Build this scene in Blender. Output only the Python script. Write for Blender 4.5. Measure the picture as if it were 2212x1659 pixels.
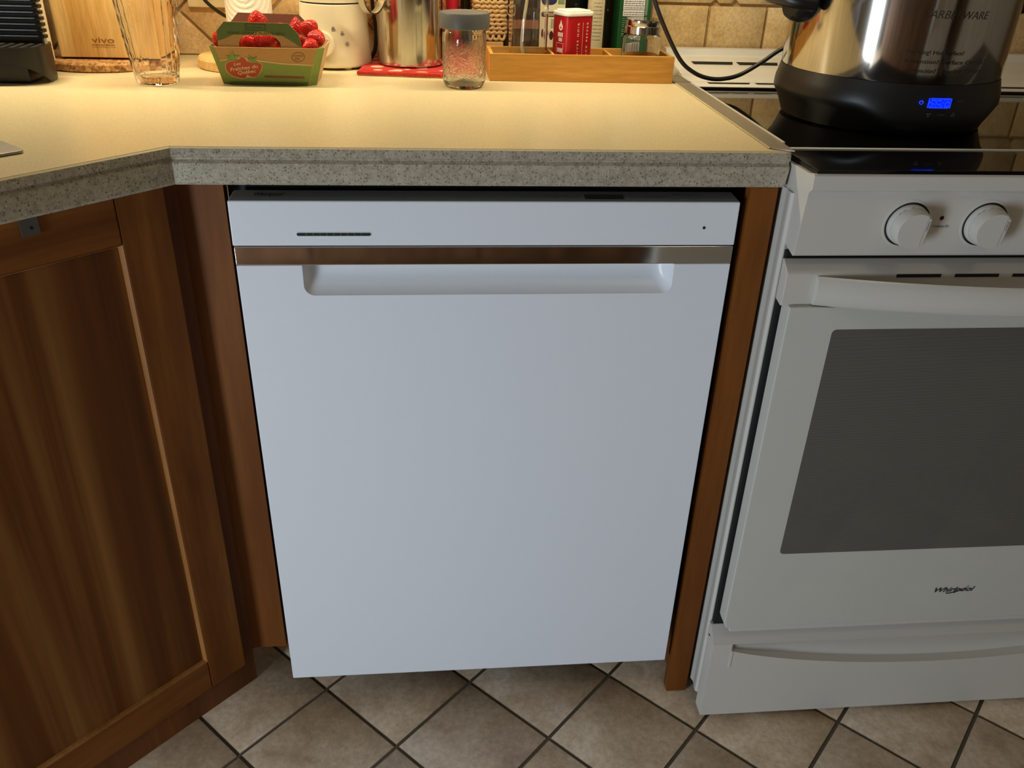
import bpy, bmesh, math, random
from mathutils import Vector, Matrix
from mathutils.geometry import tessellate_polygon

for o in list(bpy.data.objects):
    bpy.data.objects.remove(o)
scene = bpy.context.scene
COL = scene.collection
random.seed(7)
PI = math.pi

# ------------------------------------------------------------------ camera
cam_d = bpy.data.cameras.new('camera')
cam_d.sensor_width = 36.0
cam_d.lens = 1823.1 / 2212 * 36.0
cam_d.clip_start = 0.02
cam = bpy.data.objects.new('camera', cam_d)
cam.location = (0.233, -0.9689, 1.1458)
cam.rotation_euler = (1.0637, -0.0299, -0.0885)
COL.objects.link(cam)
scene.camera = cam

# ------------------------------------------------------------------ view, world
scene.view_settings.view_transform = 'Standard'
scene.view_settings.look = 'None'
scene.view_settings.gamma = 1.0
scene.view_settings.use_curve_mapping = False
scene.view_settings.exposure = 0.0

world = bpy.data.worlds.new('world')
scene.world = world
world.use_nodes = True
world.node_tree.nodes['Background'].inputs[0].default_value = (0.70, 0.82, 1.0, 1)
world.node_tree.nodes['Background'].inputs[1].default_value = 0.8


def area_light(name, loc, rot, sx, sy, power, color, parent=None):
    d = bpy.data.lights.new(name, 'AREA')
    d.shape = 'RECTANGLE'
    d.size, d.size_y = sx, sy
    d.energy = power
    d.color = color
    o = bpy.data.objects.new(name, d)
    COL.objects.link(o)
    o.location = loc
    o.rotation_euler = rot
    if parent is not None:
        o.parent = parent
    return o


DAY_POWER, DAY_COL = 36.0, (0.72, 0.86, 1.0)
LAMP_POWER, LAMP_COL = 2.25, (1.0, 0.86, 0.56)
CEIL_POWER, CEIL_COL = 1.25, (1.0, 0.84, 0.62)
# daylight through the low window in the left wall, behind the camera
area_light('daylight', (-1.17, -1.52, 0.46), (0, -PI / 2, 0), 0.90, 0.56, DAY_POWER, DAY_COL)


# ------------------------------------------------------------------ materials
def srgb(r, g, b):
    f = lambda c: (c / 255 / 12.92) if c / 255 <= 0.04045 else ((c / 255 + 0.055) / 1.055) ** 2.4
    return (f(r), f(g), f(b), 1)


MATS = {}


class N:
    """small node helper"""

    def __init__(self, name):
        self.m = bpy.data.materials.new(name)
        self.m.use_nodes = True
        self.t = self.m.node_tree
        self.b = self.t.nodes['Principled BSDF']
        MATS[name] = self.m

    def node(self, kind, **kw):
        n = self.t.nodes.new(kind)
        for k, v in kw.items():
            setattr(n, k, v)
        return n

    def link(self, a, b):
        self.t.links.new(a, b)

    def coords(self, scale=(1, 1, 1), rot=(0, 0, 0), kind='Object'):
        tc = self.node('ShaderNodeTexCoord')
        mp = self.node('ShaderNodeMapping')
        mp.inputs['Scale'].default_value = scale
        mp.inputs['Rotation'].default_value = rot
        self.link(tc.outputs[kind], mp.inputs['Vector'])
        return mp.outputs['Vector']

    def noise(self, vec, scale, detail=4, rough=0.5, dist=0.0, w=None):
        n = self.node('ShaderNodeTexNoise')
        if w is not None:
            n.noise_dimensions = '4D'
            self.link(w, n.inputs['W'])
        n.inputs['Scale'].default_value = scale
        n.inputs['Detail'].default_value = detail
        n.inputs['Roughness'].default_value = rough
        n.inputs['Distortion'].default_value = dist
        self.link(vec, n.inputs['Vector'])
        return n.outputs['Fac']

    def ramp(self, fac, stops, interp='LINEAR'):
        r = self.node('ShaderNodeValToRGB')
        r.color_ramp.interpolation = interp
        e = r.color_ramp.elements
        while len(e) < len(stops):
            e.new(0.5)
        for i, (p, c) in enumerate(stops):
            e[i].position = p
            e[i].color = c
        self.link(fac, r.inputs['Fac'])
        return r.outputs['Color']

    def mix(self, fac, a, b, mode='MIX'):
        n = self.node('ShaderNodeMix', data_type='RGBA', blend_type=mode)
        for s, v in ((0, fac), (6, a), (7, b)):
            if hasattr(v, 'is_linked') or hasattr(v, 'links'):
                self.link(v, n.inputs[s])
            else:
                n.inputs[s].default_value = v
        return n.outputs[2]

    def bump(self, h, strength=0.3, dist=0.002):
        n = self.node('ShaderNodeBump')
        n.inputs['Strength'].default_value = strength
        n.inputs['Distance'].default_value = dist
        self.link(h, n.inputs['Height'])
        self.link(n.outputs['Normal'], self.b.inputs['Normal'])

    def col(self, c):
        if hasattr(c, 'links'):
            self.link(c, self.b.inputs['Base Color'])
        else:
            self.b.inputs['Base Color'].default_value = c
        return self

    def pr(self, rough=0.5, metal=0.0, spec=0.5, trans=0.0, ior=1.5, coat=0.0, coat_rough=0.05):
        i = self.b.inputs
        i['Roughness'].default_value = rough
        i['Metallic'].default_value = metal
        i['Specular IOR Level'].default_value = spec
        i['Transmission Weight'].default_value = trans
        i['IOR'].default_value = ior
        i['Coat Weight'].default_value = coat
        i['Coat Roughness'].default_value = coat_rough
        return self


def plain(name, c, rough=0.5, metal=0.0, grain=0.0, gscale=400, bump=0.0, **kw):
    """colour with a faint procedural variation so nothing is perfectly flat"""
    n = N(name)
    v = n.coords()
    if grain > 0:
        f = n.noise(v, gscale, 3, 0.6)
        d = tuple(x * (1 - grain) for x in c[:3]) + (1,)
        l = tuple(min(1, x * (1 + grain)) for x in c[:3]) + (1,)
        n.col(n.ramp(f, [(0.3, d), (0.7, l)]))
        if bump:
            n.bump(f, bump, 0.001)
    else:
        n.col(c)
    n.pr(rough, metal, **kw)
    return n.m


plain('white_enamel', srgb(226, 229, 234), 0.30, grain=0.015, gscale=900, bump=0.02)
plain('white_stove', srgb(200, 195, 186), 0.26, grain=0.015, gscale=900)
plain('white_stove_glass', srgb(196, 194, 185), 0.07, grain=0.01, gscale=300)
plain('black_void', srgb(12, 12, 13), 0.7)
plain('black_plastic', srgb(22, 21, 20), 0.38, grain=0.15, gscale=1500)
plain('black_gloss', srgb(10, 10, 11), 0.04, ior=1.55)
plain('black_cable', srgb(16, 15, 15), 0.45, grain=0.1)
plain('dark_print', srgb(40, 36, 34), 0.6)
plain('grey_print', srgb(118, 120, 124), 0.6)
plain('touch_shade_grey', srgb(122, 132, 143), 0.12)
plain('chrome', srgb(205, 200, 195), 0.06, 1.0)
plain('grey_metal', srgb(120, 122, 124), 0.35, 1.0, grain=0.05)
plain('alu', srgb(222, 220, 216), 0.36, 0.35, grain=0.03)
plain('trim_silver', srgb(244, 243, 240), 0.22, 0.15, grain=0.02)
plain('grey_plastic', srgb(88, 90, 92), 0.42, grain=0.04)
plain('cream_plastic', srgb(226, 214, 184), 0.42, grain=0.02, gscale=700)
plain('wall_plate', srgb(236, 222, 176), 0.4, grain=0.02)
plain('dot_red', srgb(70, 8, 10), 0.15)
plain('red_tin', srgb(176, 18, 26), 0.28, grain=0.05, gscale=60)
plain('white_plastic', srgb(240, 238, 230), 0.4, grain=0.02)
plain('paper_white', srgb(232, 230, 224), 0.7, grain=0.02)
plain('green_tin', srgb(30, 84, 44), 0.3, grain=0.06, gscale=50)
plain('print_green_light', srgb(120, 142, 118), 0.6)
plain('cream_carton', srgb(214, 204, 172), 0.55, grain=0.03, gscale=120)
plain('print_navy', srgb(36, 38, 84), 0.5)
plain('print_maroon', srgb(74, 22, 26), 0.5)
plain('dark_carton', srgb(40, 28, 18), 0.5, grain=0.25, gscale=70)
plain('amber_glass', srgb(28, 20, 10), 0.08)
plain('dark_green_glass', srgb(12, 18, 12), 0.06)
plain('cream_label', srgb(196, 184, 150), 0.65, grain=0.05, gscale=90)
plain('print_white', srgb(236, 226, 220), 0.5)
plain('kraft_dark', srgb(126, 78, 58), 0.75, grain=0.05, gscale=300)
plain('kraft', srgb(178, 138, 88), 0.75, grain=0.06, gscale=300)
plain('kraft_pale', srgb(206, 172, 126), 0.75, grain=0.04, gscale=300)
plain('box_green', srgb(122, 142, 68), 0.6, grain=0.05, gscale=200)
plain('box_green_dark', srgb(88, 106, 54), 0.6, grain=0.05, gscale=200)
plain('print_dark_green', srgb(38, 58, 22), 0.6)
plain('print_red', srgb(172, 66, 42), 0.6)
plain('print_leaf', srgb(116, 146, 66), 0.6)
plain('print_cream', srgb(222, 196, 156), 0.6)
plain('print_brown', srgb(150, 92, 36), 0.6)
plain('calyx', srgb(92, 122, 40), 0.6, grain=0.1)
plain('red_bottle', srgb(190, 30, 50), 0.3, grain=0.03)
plain('lamp_white', srgb(230, 228, 220), 0.5)
plain('wall_paint', srgb(168, 152, 126), 0.8, grain=0.02, gscale=200)
plain('ceiling_paint', srgb(196, 190, 178), 0.85, grain=0.02, gscale=200)
plain('fridge_white', srgb(224, 222, 214), 0.3, grain=0.01)
plain('tube_plastic', srgb(226, 214, 176), 0.35)
plain('grout_dark', srgb(92, 82, 66), 0.9, grain=0.25, gscale=350, bump=0.4)
plain('grout_wall', srgb(190, 160, 116), 0.9, grain=0.15, gscale=300, bump=0.3)
plain('towel_white', srgb(238, 232, 220), 0.9, grain=0.02)


def glassy(name, c=(1, 1, 1, 1), bumpscale=0, bstr=0.0, ior=1.45):
    n = N(name)
    n.col(c).pr(0.0, 0, 0.5, 1.0, ior)
    if bumpscale:
        v = n.coords()
        n.bump(n.noise(v, bumpscale, 2, 0.5), bstr, 0.002)
    return n.m


glassy('clear_glass')
def jar_glass():
    n = N('jar_glass')
    n.col((0.97, 1, 0.98, 1)).pr(0.0, 0, 0.5, 1.0, 1.45)
    v = n.coords()
    sx = n.node('ShaderNodeSeparateXYZ')
    n.link(v, sx.inputs[0])
    band = n.ramp(sx.outputs[2], [(0.014, (0, 0, 0, 1)), (0.020, (1, 1, 1, 1)), (0.058, (1, 1, 1, 1)), (0.066, (0, 0, 0, 1))])
    f = n.noise(v, 150, 3, 0.55, 1.2)
    h = n.mix(1.0, n.ramp(f, [(0.40, (0, 0, 0, 1)), (0.60, (1, 1, 1, 1))]), band, 'MULTIPLY')
    n.bump(h, 0.35, 0.0012)


jar_glass()


def emissive(name, c, s):
    n = N(name)
    n.col((0, 0, 0, 1)).pr(0.3)
    n.b.inputs['Emission Color'].default_value = c
    n.b.inputs['Emission Strength'].default_value = s
    return n


emissive('led_blue', (0.01, 0.045, 1.0, 1), 1.5)
_e = emissive('lcd_blue', (0.01, 0.05, 1.0, 1), 1.7)
_v = _e.coords()
_f = _e.noise(_v, 420, 1, 0.4)
_e.link(_e.ramp(_f, [(0.42, (0.0, 0.005, 0.55, 1)), (0.58, (0.003, 0.035, 1.0, 1))]), _e.b.inputs['Emission Color'])
emissive('lamp_glow', (1.0, 0.72, 0.36, 1), 3.0)


def wood(name, dark, mid, light, axis='z', scale=1.0, rough=0.55, coat=0.0, spec=0.22):
    n = N(name)
    s = {'z': (14, 14, 1.1), 'x': (1.1, 14, 14), 'y': (14, 1.1, 14)}[axis]
    v = n.coords(tuple(a * scale for a in s))
    info = n.node('ShaderNodeObjectInfo')
    mul = n.node('ShaderNodeMath', operation='MULTIPLY')
    mul.inputs[1].default_value = 37.0
    n.link(info.outputs['Random'], mul.inputs[0])
    w = mul.outputs[0]
    a = n.noise(v, 1.0, 4, 0.5, 0.9, w)
    base = n.ramp(a, [(0.28, dark), (0.47, mid), (0.66, light)])
    v2 = n.coords(tuple(x * scale * 9 for x in s))
    g = n.noise(v2, 1.0, 3, 0.6, 0.0, w)
    fine = n.ramp(g, [(0.3, (0.80, 0.78, 0.75, 1)), (0.7, (1.08, 1.06, 1.04, 1))])
    n.col(n.mix(1.0, base, fine, 'MULTIPLY'))
    n.pr(rough, coat=coat, coat_rough=0.3, spec=spec)
    n.bump(g, 0.05, 0.001)
    return n.m


WD, WM, WL = srgb(84, 44, 14), srgb(118, 68, 24), srgb(142, 90, 38)
wood('cabinet_wood_z', WD, WM, WL, 'z')
wood('cabinet_wood_x', WD, WM, WL, 'x')
wood('cabinet_panel_wood', srgb(66, 31, 7), srgb(98, 55, 17), srgb(150, 102, 50), 'z', 0.75)
for n_ in MATS['cabinet_panel_wood'].node_tree.nodes:
    if n_.type == 'MAPPING':
        n_.inputs['Scale'].default_value[2] *= 0.35
wood('frame_wood', srgb(92, 54, 28), srgb(110, 66, 34), srgb(126, 78, 42), 'z')
wood('filler_wood', srgb(98, 52, 14), srgb(114, 64, 19), srgb(126, 74, 26), 'z', 0.8)
wood('bamboo_v', srgb(206, 152, 80), srgb(226, 178, 106), srgb(240, 202, 136), 'z', 2.6, 0.45)
wood('bamboo_x', srgb(190, 134, 60), srgb(208, 154, 76), srgb(222, 172, 94), 'x', 1.8, 0.45)
wood('pale_wood', srgb(206, 162, 98), srgb(222, 182, 120), srgb(232, 198, 140), 'x', 2.0, 0.5)
wood('opposite_wood', srgb(88, 62, 42), srgb(116, 84, 58), srgb(138, 104, 74), 'z')


def tile_mat(name, stops, scale, rough, bumpst):
    n = N(name)
    v = n.coords()
    info = n.node('ShaderNodeObjectInfo')
    mul = n.node('ShaderNodeMath', operation='MULTIPLY')
    mul.inputs[1].default_value = 53.0
    n.link(info.outputs['Random'], mul.inputs[0])
    a = n.noise(v, scale, 6, 0.62, 0.4, mul.outputs[0])
    b = n.noise(v, scale * 9, 4, 0.65, 0.2, mul.outputs[0])
    c1 = n.ramp(a, stops)
    c2 = n.ramp(b, [(0.35, (0.80, 0.78, 0.76, 1)), (0.62, (1.06, 1.05, 1.04, 1))])
    col = n.mix(1.0, c1, c2, 'MULTIPLY')
    tint = n.ramp(info.outputs['Random'], [(0.0, (0.90, 0.90, 0.92, 1)), (1.0, (1.06, 1.04, 1.0, 1))])
    n.col(n.mix(1.0, col, tint, 'MULTIPLY'))
    n.pr(rough)
    n.bump(b, bumpst, 0.001)
    return n.m


tile_mat('floor_tile', [(0.30, srgb(172, 148, 120)), (0.5, srgb(212, 190, 162)), (0.72, srgb(232, 214, 190))], 12, 0.42, 0.25)
tile_mat('wall_tile', [(0.30, srgb(212, 178, 124)), (0.5, srgb(234, 204, 152)), (0.72, srgb(244, 220, 174))], 22, 0.5, 0.25)


def make_counter_mats():
    n = N('counter_top')
    v = n.coords()
    f = n.noise(v, 700, 2, 0.6)
    c = n.ramp(f, [(0.35, srgb(210, 192, 150)), (0.5, srgb(222, 205, 164)), (0.68, srgb(230, 215, 178))])
    s = n.noise(v, 26, 3, 0.6)
    spots = n.ramp(s, [(0.74, (0, 0, 0, 1)), (0.78, (1, 1, 1, 1))])
    n.col(n.mix(spots, c, srgb(232, 216, 178)))
    n.pr(0.33)
    # speckled moulded edge
    n = N('speckled_edge')
    v = n.coords()
    base = n.ramp(n.noise(v, 130, 4, 0.65), [(0.3, srgb(152, 142, 122)), (0.7, srgb(186, 176, 154))])
    def speck(scale, lo, hi):
        vo = n.node('ShaderNodeTexVoronoi')
        vo.inputs['Scale'].default_value = scale
        n.link(v, vo.inputs['Vector'])
        near = n.ramp(vo.outputs['Distance'], [(lo, (1, 1, 1, 1)), (hi, (0, 0, 0, 1))])
        sep = n.node('ShaderNodeSeparateColor')
        n.link(vo.outputs['Color'], sep.inputs[0])
        return near, sep.outputs[0]
    near, pick = speck(300, 0.15, 0.48)
    dark = n.ramp(pick, [(0.30, (1, 1, 1, 1)), (0.34, (0, 0, 0, 1))])
    lite = n.ramp(pick, [(0.84, (0, 0, 0, 1)), (0.88, (1, 1, 1, 1))])
    c = n.mix(n.mix(1.0, near, dark, 'MULTIPLY'), base, srgb(116, 101, 80))
    c = n.mix(n.mix(1.0, near, lite, 'MULTIPLY'), c, srgb(196, 187, 168))
    near2, pick2 = speck(560, 0.15, 0.48)
    d2 = n.ramp(pick2, [(0.22, (1, 1, 1, 1)), (0.26, (0, 0, 0, 1))])
    c = n.mix(n.mix(1.0, near2, d2, 'MULTIPLY'), c, srgb(84, 72, 60))
    n.col(c)
    n.pr(0.32)


make_counter_mats()


def make_misc_mats():
    # brushed stainless, streaks run vertically round the vessel
    n = N('stainless')
    v = n.coords((60, 60, 3))
    f = n.noise(v, 6, 4, 0.7)
    n.col(n.ramp(f, [(0.3, srgb(176, 170, 162)), (0.7, srgb(196, 190, 182))]))
    n.pr(0.10, 1.0)
    n = N('stainless_polished')
    v = n.coords((30, 30, 4))
    f = n.noise(v, 5, 4, 0.7)
    n.col(n.ramp(f, [(0.3, srgb(196, 190, 180)), (0.7, srgb(212, 208, 200))]))
    n.pr(0.13, 1.0)
    n = N('strip_metal')
    v = n.coords((200, 4, 4))
    f = n.noise(v, 3, 3, 0.6)
    n.col(n.ramp(f, [(0.3, srgb(150, 145, 136)), (0.7, srgb(168, 162, 152))]))
    n.pr(0.40, 0.7)
    # cork
    n = N('cork')
    v = n.coords()
    vo = n.node('ShaderNodeTexVoronoi')
    vo.inputs['Scale'].default_value = 210
    n.link(v, vo.inputs['Vector'])
    sep = n.node('ShaderNodeSeparateColor')
    n.link(vo.outputs['Color'], sep.inputs[0])
    n.col(n.ramp(sep.outputs[0], [(0.0, srgb(126, 80, 40)), (0.35, srgb(176, 124, 70)), (1.0, srgb(212, 164, 106))]))
    n.pr(0.85)
    n.bump(sep.outputs[0], 0.5, 0.001)
    # strawberry
    n = N('strawberry')
    v = n.coords()
    vo = n.node('ShaderNodeTexVoronoi')
    vo.inputs['Scale'].default_value = 430
    n.link(v, vo.inputs['Vector'])
    info = n.node('ShaderNodeObjectInfo')
    base = n.ramp(info.outputs['Random'], [(0.0, srgb(186, 22, 20)), (0.5, srgb(212, 40, 28)), (1.0, srgb(160, 14, 20))])
    seeds = n.ramp(vo.outputs['Distance'], [(0.14, srgb(222, 110, 66)), (0.24, srgb(200, 34, 26))])
    m = n.ramp(vo.outputs['Distance'], [(0.14, (1, 1, 1, 1)), (0.26, (0, 0, 0, 1))])
    n.col(n.mix(m, base, seeds))
    n.pr(0.22)
    n.b.inputs['Subsurface Weight'].default_value = 0.15
    n.b.inputs['Subsurface Radius'].default_value = (0.006, 0.001, 0.0008)
    n.bump(vo.outputs['Distance'], 0.6, 0.0015)
    # red knitted pot holder
    n = N('red_fabric')
    v = n.coords()
    f = n.noise(v, 500, 3, 0.7)
    n.col(n.ramp(f, [(0.3, srgb(150, 22, 18)), (0.55, srgb(206, 52, 34)), (0.75, srgb(226, 88, 60))]))
    n.pr(0.95)
    n.bump(f, 0.9, 0.002)
    n = N('red_fabric_print')
    v = n.coords()
    vo = n.node('ShaderNodeTexVoronoi')
    vo.inputs['Scale'].default_value = 34
    n.link(v, vo.inputs['Vector'])
    n.col(n.ramp(vo.outputs['Distance'], [(0.34, srgb(206, 170, 140)), (0.40, srgb(176, 40, 34))]))
    n.pr(0.95)
    n.bump(n.noise(v, 400, 2, 0.6), 0.6, 0.001)
    # rope
    n = N('rope')
    v = n.coords()
    f = n.noise(v, 420, 3, 0.6)
    n.col(n.ramp(f, [(0.3, srgb(186, 146, 92)), (0.7, srgb(222, 188, 134))]))
    n.pr(0.9)
    n.bump(f, 0.5, 0.001)
    # oven window: dark glass with fine horizontal print
    n = N('oven_glass')
    v = n.coords((0.0, 0.0, 1.0))
    wv = n.node('ShaderNodeTexWave', wave_type='BANDS', bands_direction='Z')
    wv.inputs['Scale'].default_value = 196
    n.link(v, wv.inputs['Vector'])
    n.col(n.ramp(wv.outputs['Fac'], [(0.3, srgb(70, 68, 63)), (0.7, srgb(112, 110, 103))]))
    n.pr(0.08)
    # paper towel emboss
    n = N('paper_towel')
    v = n.coords((1, 1, 1))
    wv = n.node('ShaderNodeTexWave', wave_type='RINGS', rings_direction='SPHERICAL')
    wv.inputs['Scale'].default_value = 36
    mp = n.node('ShaderNodeMapping')
    mp.inputs['Location'].default_value = (0.0, 0.037, -0.095)
    n.link(v, mp.inputs['Vector'])
    n.link(mp.outputs['Vector'], wv.inputs['Vector'])
    nz = n.noise(v, 330, 2, 0.5)
    n.col(srgb(240, 234, 222))
    add = n.node('ShaderNodeMath', operation='ADD')
    n.link(wv.outputs['Fac'], add.inputs[0])
    n.link(nz, add.inputs[1])
    n.pr(0.95)
    n.bump(add.outputs[0], 0.35, 0.002)


make_misc_mats()


# ------------------------------------------------------------------ mesh helpers
class MB:
    def __init__(self):
        self.v, self.f = [], []

    def add(self, vs, fs):
        k = len(self.v)
        self.v += [tuple(p) for p in vs]
        self.f += [tuple(i + k for i in q) for q in fs]
        return self

    def box(self, x0, x1, y0, y1, z0, z1):
        return self.add([(x0, y0, z0), (x1, y0, z0), (x1, y1, z0), (x0, y1, z0),
                         (x0, y0, z1), (x1, y0, z1), (x1, y1, z1), (x0, y1, z1)],
                        [(0, 3, 2, 1), (4, 5, 6, 7), (0, 1, 5, 4), (1, 2, 6, 5), (2, 3, 7, 6), (3, 0, 4, 7)])

    def lathe(self, prof, n=48, c=(0, 0), a0=0.0, a1=2 * PI):
        """prof: list of (r, z); closed ends where r == 0"""
        full = abs(a1 - a0 - 2 * PI) < 1e-6
        m = n if full else n + 1
        rings = []
        k = len(self.v)
        for r, z in prof:
            if r < 1e-7:
                rings.append([len(self.v)] * m)
                self.v.append((c[0], c[1], z))
            else:
                ring = []
                for i in range(m):
                    a = a0 + (a1 - a0) * i / n
                    ring.append(len(self.v))
                    self.v.append((c[0] + r * math.sin(a), c[1] - r * math.cos(a), z))
                rings.append(ring)
        for A, B in zip(rings, rings[1:]):
            for i in range(n):
                j = (i + 1) % m
                q = [A[i], A[j], B[j], B[i]]
                q2 = []
                for x in q:
                    if x not in q2:
                        q2.append(x)
                if len(q2) > 2:
                    self.f.append(tuple(q2))
        return self

    def tube(self, pts, r, n=10, closed=False, caps=True):
        P = [Vector(p) for p in pts]
        rr = r if isinstance(r, (list, tuple)) else [r] * len(P)
        up = None
        rings = []
        L = len(P)
        for i in range(L):
            if closed:
                t = (P[(i + 1) % L] - P[i - 1]).normalized()
            else:
                t = (P[min(i + 1, L - 1)] - P[max(i - 1, 0)]).normalized()
            if up is None:
                up = Vector((0, 0, 1)) if abs(t.z) < 0.9 else Vector((1, 0, 0))
            s = t.cross(up).normalized()
            up = s.cross(t).normalized()
            ring = []
            for j in range(n):
                a = 2 * PI * j / n
                q = P[i] + (s * math.cos(a) + up * math.sin(a)) * rr[i]
                ring.append(len(self.v))
                self.v.append(tuple(q))
            rings.append(ring)
        pairs = list(zip(rings, rings[1:]))
        if closed:
            pairs.append((rings[-1], rings[0]))
        for A, B in pairs:
            for j in range(n):
                k = (j + 1) % n
                self.f.append((A[j], A[k], B[k], B[j]))
        if caps and not closed:
            self.f.append(tuple(rings[0][::-1]))
            self.f.append(tuple(rings[-1]))
        return self

    def extrude(self, loops, fmap, d):
        """loops of 2D points (outer first, then holes) -> solid; fmap(u, v) is the front, d the offset to the back"""
        d = Vector(d)
        flat = [[Vector((u, v, 0)) for u, v in lp] for lp in loops]
        tris = tessellate_polygon(flat)
        pts = [p for lp in loops for p in lp]
        k = len(self.v)
        n = len(pts)
        front = [Vector(fmap(u, v)) for u, v in pts]
        self.v += [tuple(p) for p in front] + [tuple(p + d) for p in front]
        for a, b, c in tris:
            self.f.append((k + a, k + b, k + c))
            self.f.append((k + n + c, k + n + b, k + n + a))
        s = 0
        for lp in loops:
            m = len(lp)
            for i in range(m):
                j = (i + 1) % m
                self.f.append((k + s + i, k + s + j, k + n + s + j, k + n + s + i))
            s += m
        return self

    def build(self, name, mat, parent=None, bevel=0.0, seg=2, smooth=35, org=None, local=False, weld=False):
        """vertices are in world space unless local; parts are stored relative to their thing's origin"""
        root = parent
        while root is not None and root.parent is not None:
            root = root.parent
        off = Vector((0, 0, 0))
        if not local:
            if root is not None:
                off = root.location.copy()
            elif org is not None:
                off = Vector(org)
        me = bpy.data.meshes.new(name)
        me.from_pydata([tuple(Vector(p) - off) for p in self.v], [], self.f)
        bm = bmesh.new()
        bm.from_mesh(me)
        if weld:
            bmesh.ops.remove_doubles(bm, verts=bm.verts[:], dist=1e-6)
        bmesh.ops.recalc_face_normals(bm, faces=bm.faces[:])
        if bevel > 0:
            bmesh.ops.dissolve_limit(bm, angle_limit=0.01, verts=bm.verts[:], edges=bm.edges[:])
            es = [e for e in bm.edges if len(e.link_faces) == 2 and e.calc_face_angle(0) > 0.5]
            bmesh.ops.bevel(bm, geom=es, offset=bevel, segments=seg, affect='EDGES', profile=0.5, clamp_overlap=True)
        bm.to_mesh(me)
        bm.free()
        if smooth:
            for p in me.polygons:
                p.use_smooth = True
            me.set_sharp_from_angle(angle=math.radians(smooth))
        me.materials.append(MATS[mat] if isinstance(mat, str) else mat)
        o = bpy.data.objects.new(name, me)
        COL.objects.link(o)
        if bevel > 0 and smooth:
            wn = o.modifiers.new('weighted_normal', 'WEIGHTED_NORMAL')
            wn.keep_sharp = True
            wn.weight = 90
        if parent is not None:
            o.parent = parent
        elif org is not None and not local:
            o.location = org
        return o


def tag(o, label, cat, group=None):
    o['label'] = label
    o['category'] = cat
    if group:
        o['group'] = group
    return o


def thing(name, label, cat, loc=(0, 0, 0), rz=0.0, group=None):
    o = bpy.data.objects.new(name, None)
    o.empty_display_size = 0.02
    COL.objects.link(o)
    o.location = loc
    o.rotation_euler = (0, 0, rz)
    return tag(o, label, cat, group)


def struct(o):
    o['kind'] = 'structure'
    return o


def spline(pts, n=8):
    P = [Vector(p) for p in pts]
    out = []
    for i in range(len(P) - 1):
        a, b = P[i], P[i + 1]
        p0 = P[i - 1] if i else a * 2 - b
        p3 = P[i + 2] if i + 2 < len(P) else b * 2 - a
        for k in range(n):
            t = k / n
            out.append(0.5 * ((2 * a) + (b - p0) * t + (2 * p0 - 5 * a + 4 * b - p3) * t * t + (3 * a - p0 - 3 * b + p3) * t ** 3))
    out.append(P[-1])
    return [tuple(p) for p in out]


def text_mb(s, height, width=None, shear=0.0, thick=0.0002, bold=0.0, align='LEFT', spacing=1.0):
    """lettering as 2D geometry in (u, v); height is the cap height; width stretches to a total width"""
    c = bpy.data.curves.new('lettering', 'FONT')
    c.body = s
    c.size = 1.0
    c.shear = shear
    c.offset = bold
    c.resolution_u = 3
    c.space_character = spacing
    o = bpy.data.objects.new('lettering', c)
    COL.objects.link(o)
    dg = bpy.context.evaluated_depsgraph_get()
    me = bpy.data.meshes.new_from_object(o.evaluated_get(dg))
    vs = [(v.co.x, v.co.y) for v in me.vertices]
    fs = [tuple(p.vertices) for p in me.polygons]
    bpy.data.objects.remove(o)
    bpy.data.curves.remove(c)
    bpy.data.meshes.remove(me)
    x0 = min(v[0] for v in vs)
    x1 = max(v[0] for v in vs)
    sy = height / 0.72
    sx = (width / (x1 - x0)) if width else sy
    tot = (x1 - x0) * sx
    dx = {'LEFT': 0, 'CENTER': -tot / 2, 'RIGHT': -tot}[align]
    return [((x - x0) * sx + dx, y * sy) for x, y in vs], fs, tot


def lettering(name, s, height, fmap, mat, parent, **kw):
    vs, fs, tot = text_mb(s, height, **kw)
    mb = MB()
    mb.add([fmap(u, v) for u, v in vs], fs)
    return mb.build(name, mat, parent, smooth=0)


def arc(cx, cy, r, a0, a1, n=12, ry=None):
    ry = r if ry is None else ry
    return [(cx + r * math.cos(math.radians(a0 + (a1 - a0) * i / n)),
             cy + ry * math.sin(math.radians(a0 + (a1 - a0) * i / n))) for i in range(n + 1)]


def clip_poly(poly, x0, x1, y0, y1):
    def cut(p, inside, inter):
        out = []
        for i in range(len(p)):
            a, b = p[i - 1], p[i]
            if inside(b):
                if not inside(a):
                    out.append(inter(a, b))
                out.append(b)
            elif inside(a):
                out.append(inter(a, b))
        return out
    def ix(x):
        return lambda a, b: (x, a[1] + (b[1] - a[1]) * (x - a[0]) / (b[0] - a[0]))
    def iy(y):
        return lambda a, b: (a[0] + (b[0] - a[0]) * (y - a[1]) / (b[1] - a[1]), y)
    p = poly
    for ins, it in ((lambda q: q[0] >= x0, ix(x0)), (lambda q: q[0] <= x1, ix(x1)),
                    (lambda q: q[1] >= y0, iy(y0)), (lambda q: q[1] <= y1, iy(y1))):
        if not p:
            return []
        p = cut(p, ins, it)
    # drop near-duplicate points
    q = []
    for a in p:
        if not q or math.dist(a, q[-1]) > 0.0008:
            q.append(a)
    if len(q) > 1 and math.dist(q[0], q[-1]) < 0.0008:
        q.pop()
    return q if len(q) > 2 else []


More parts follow.
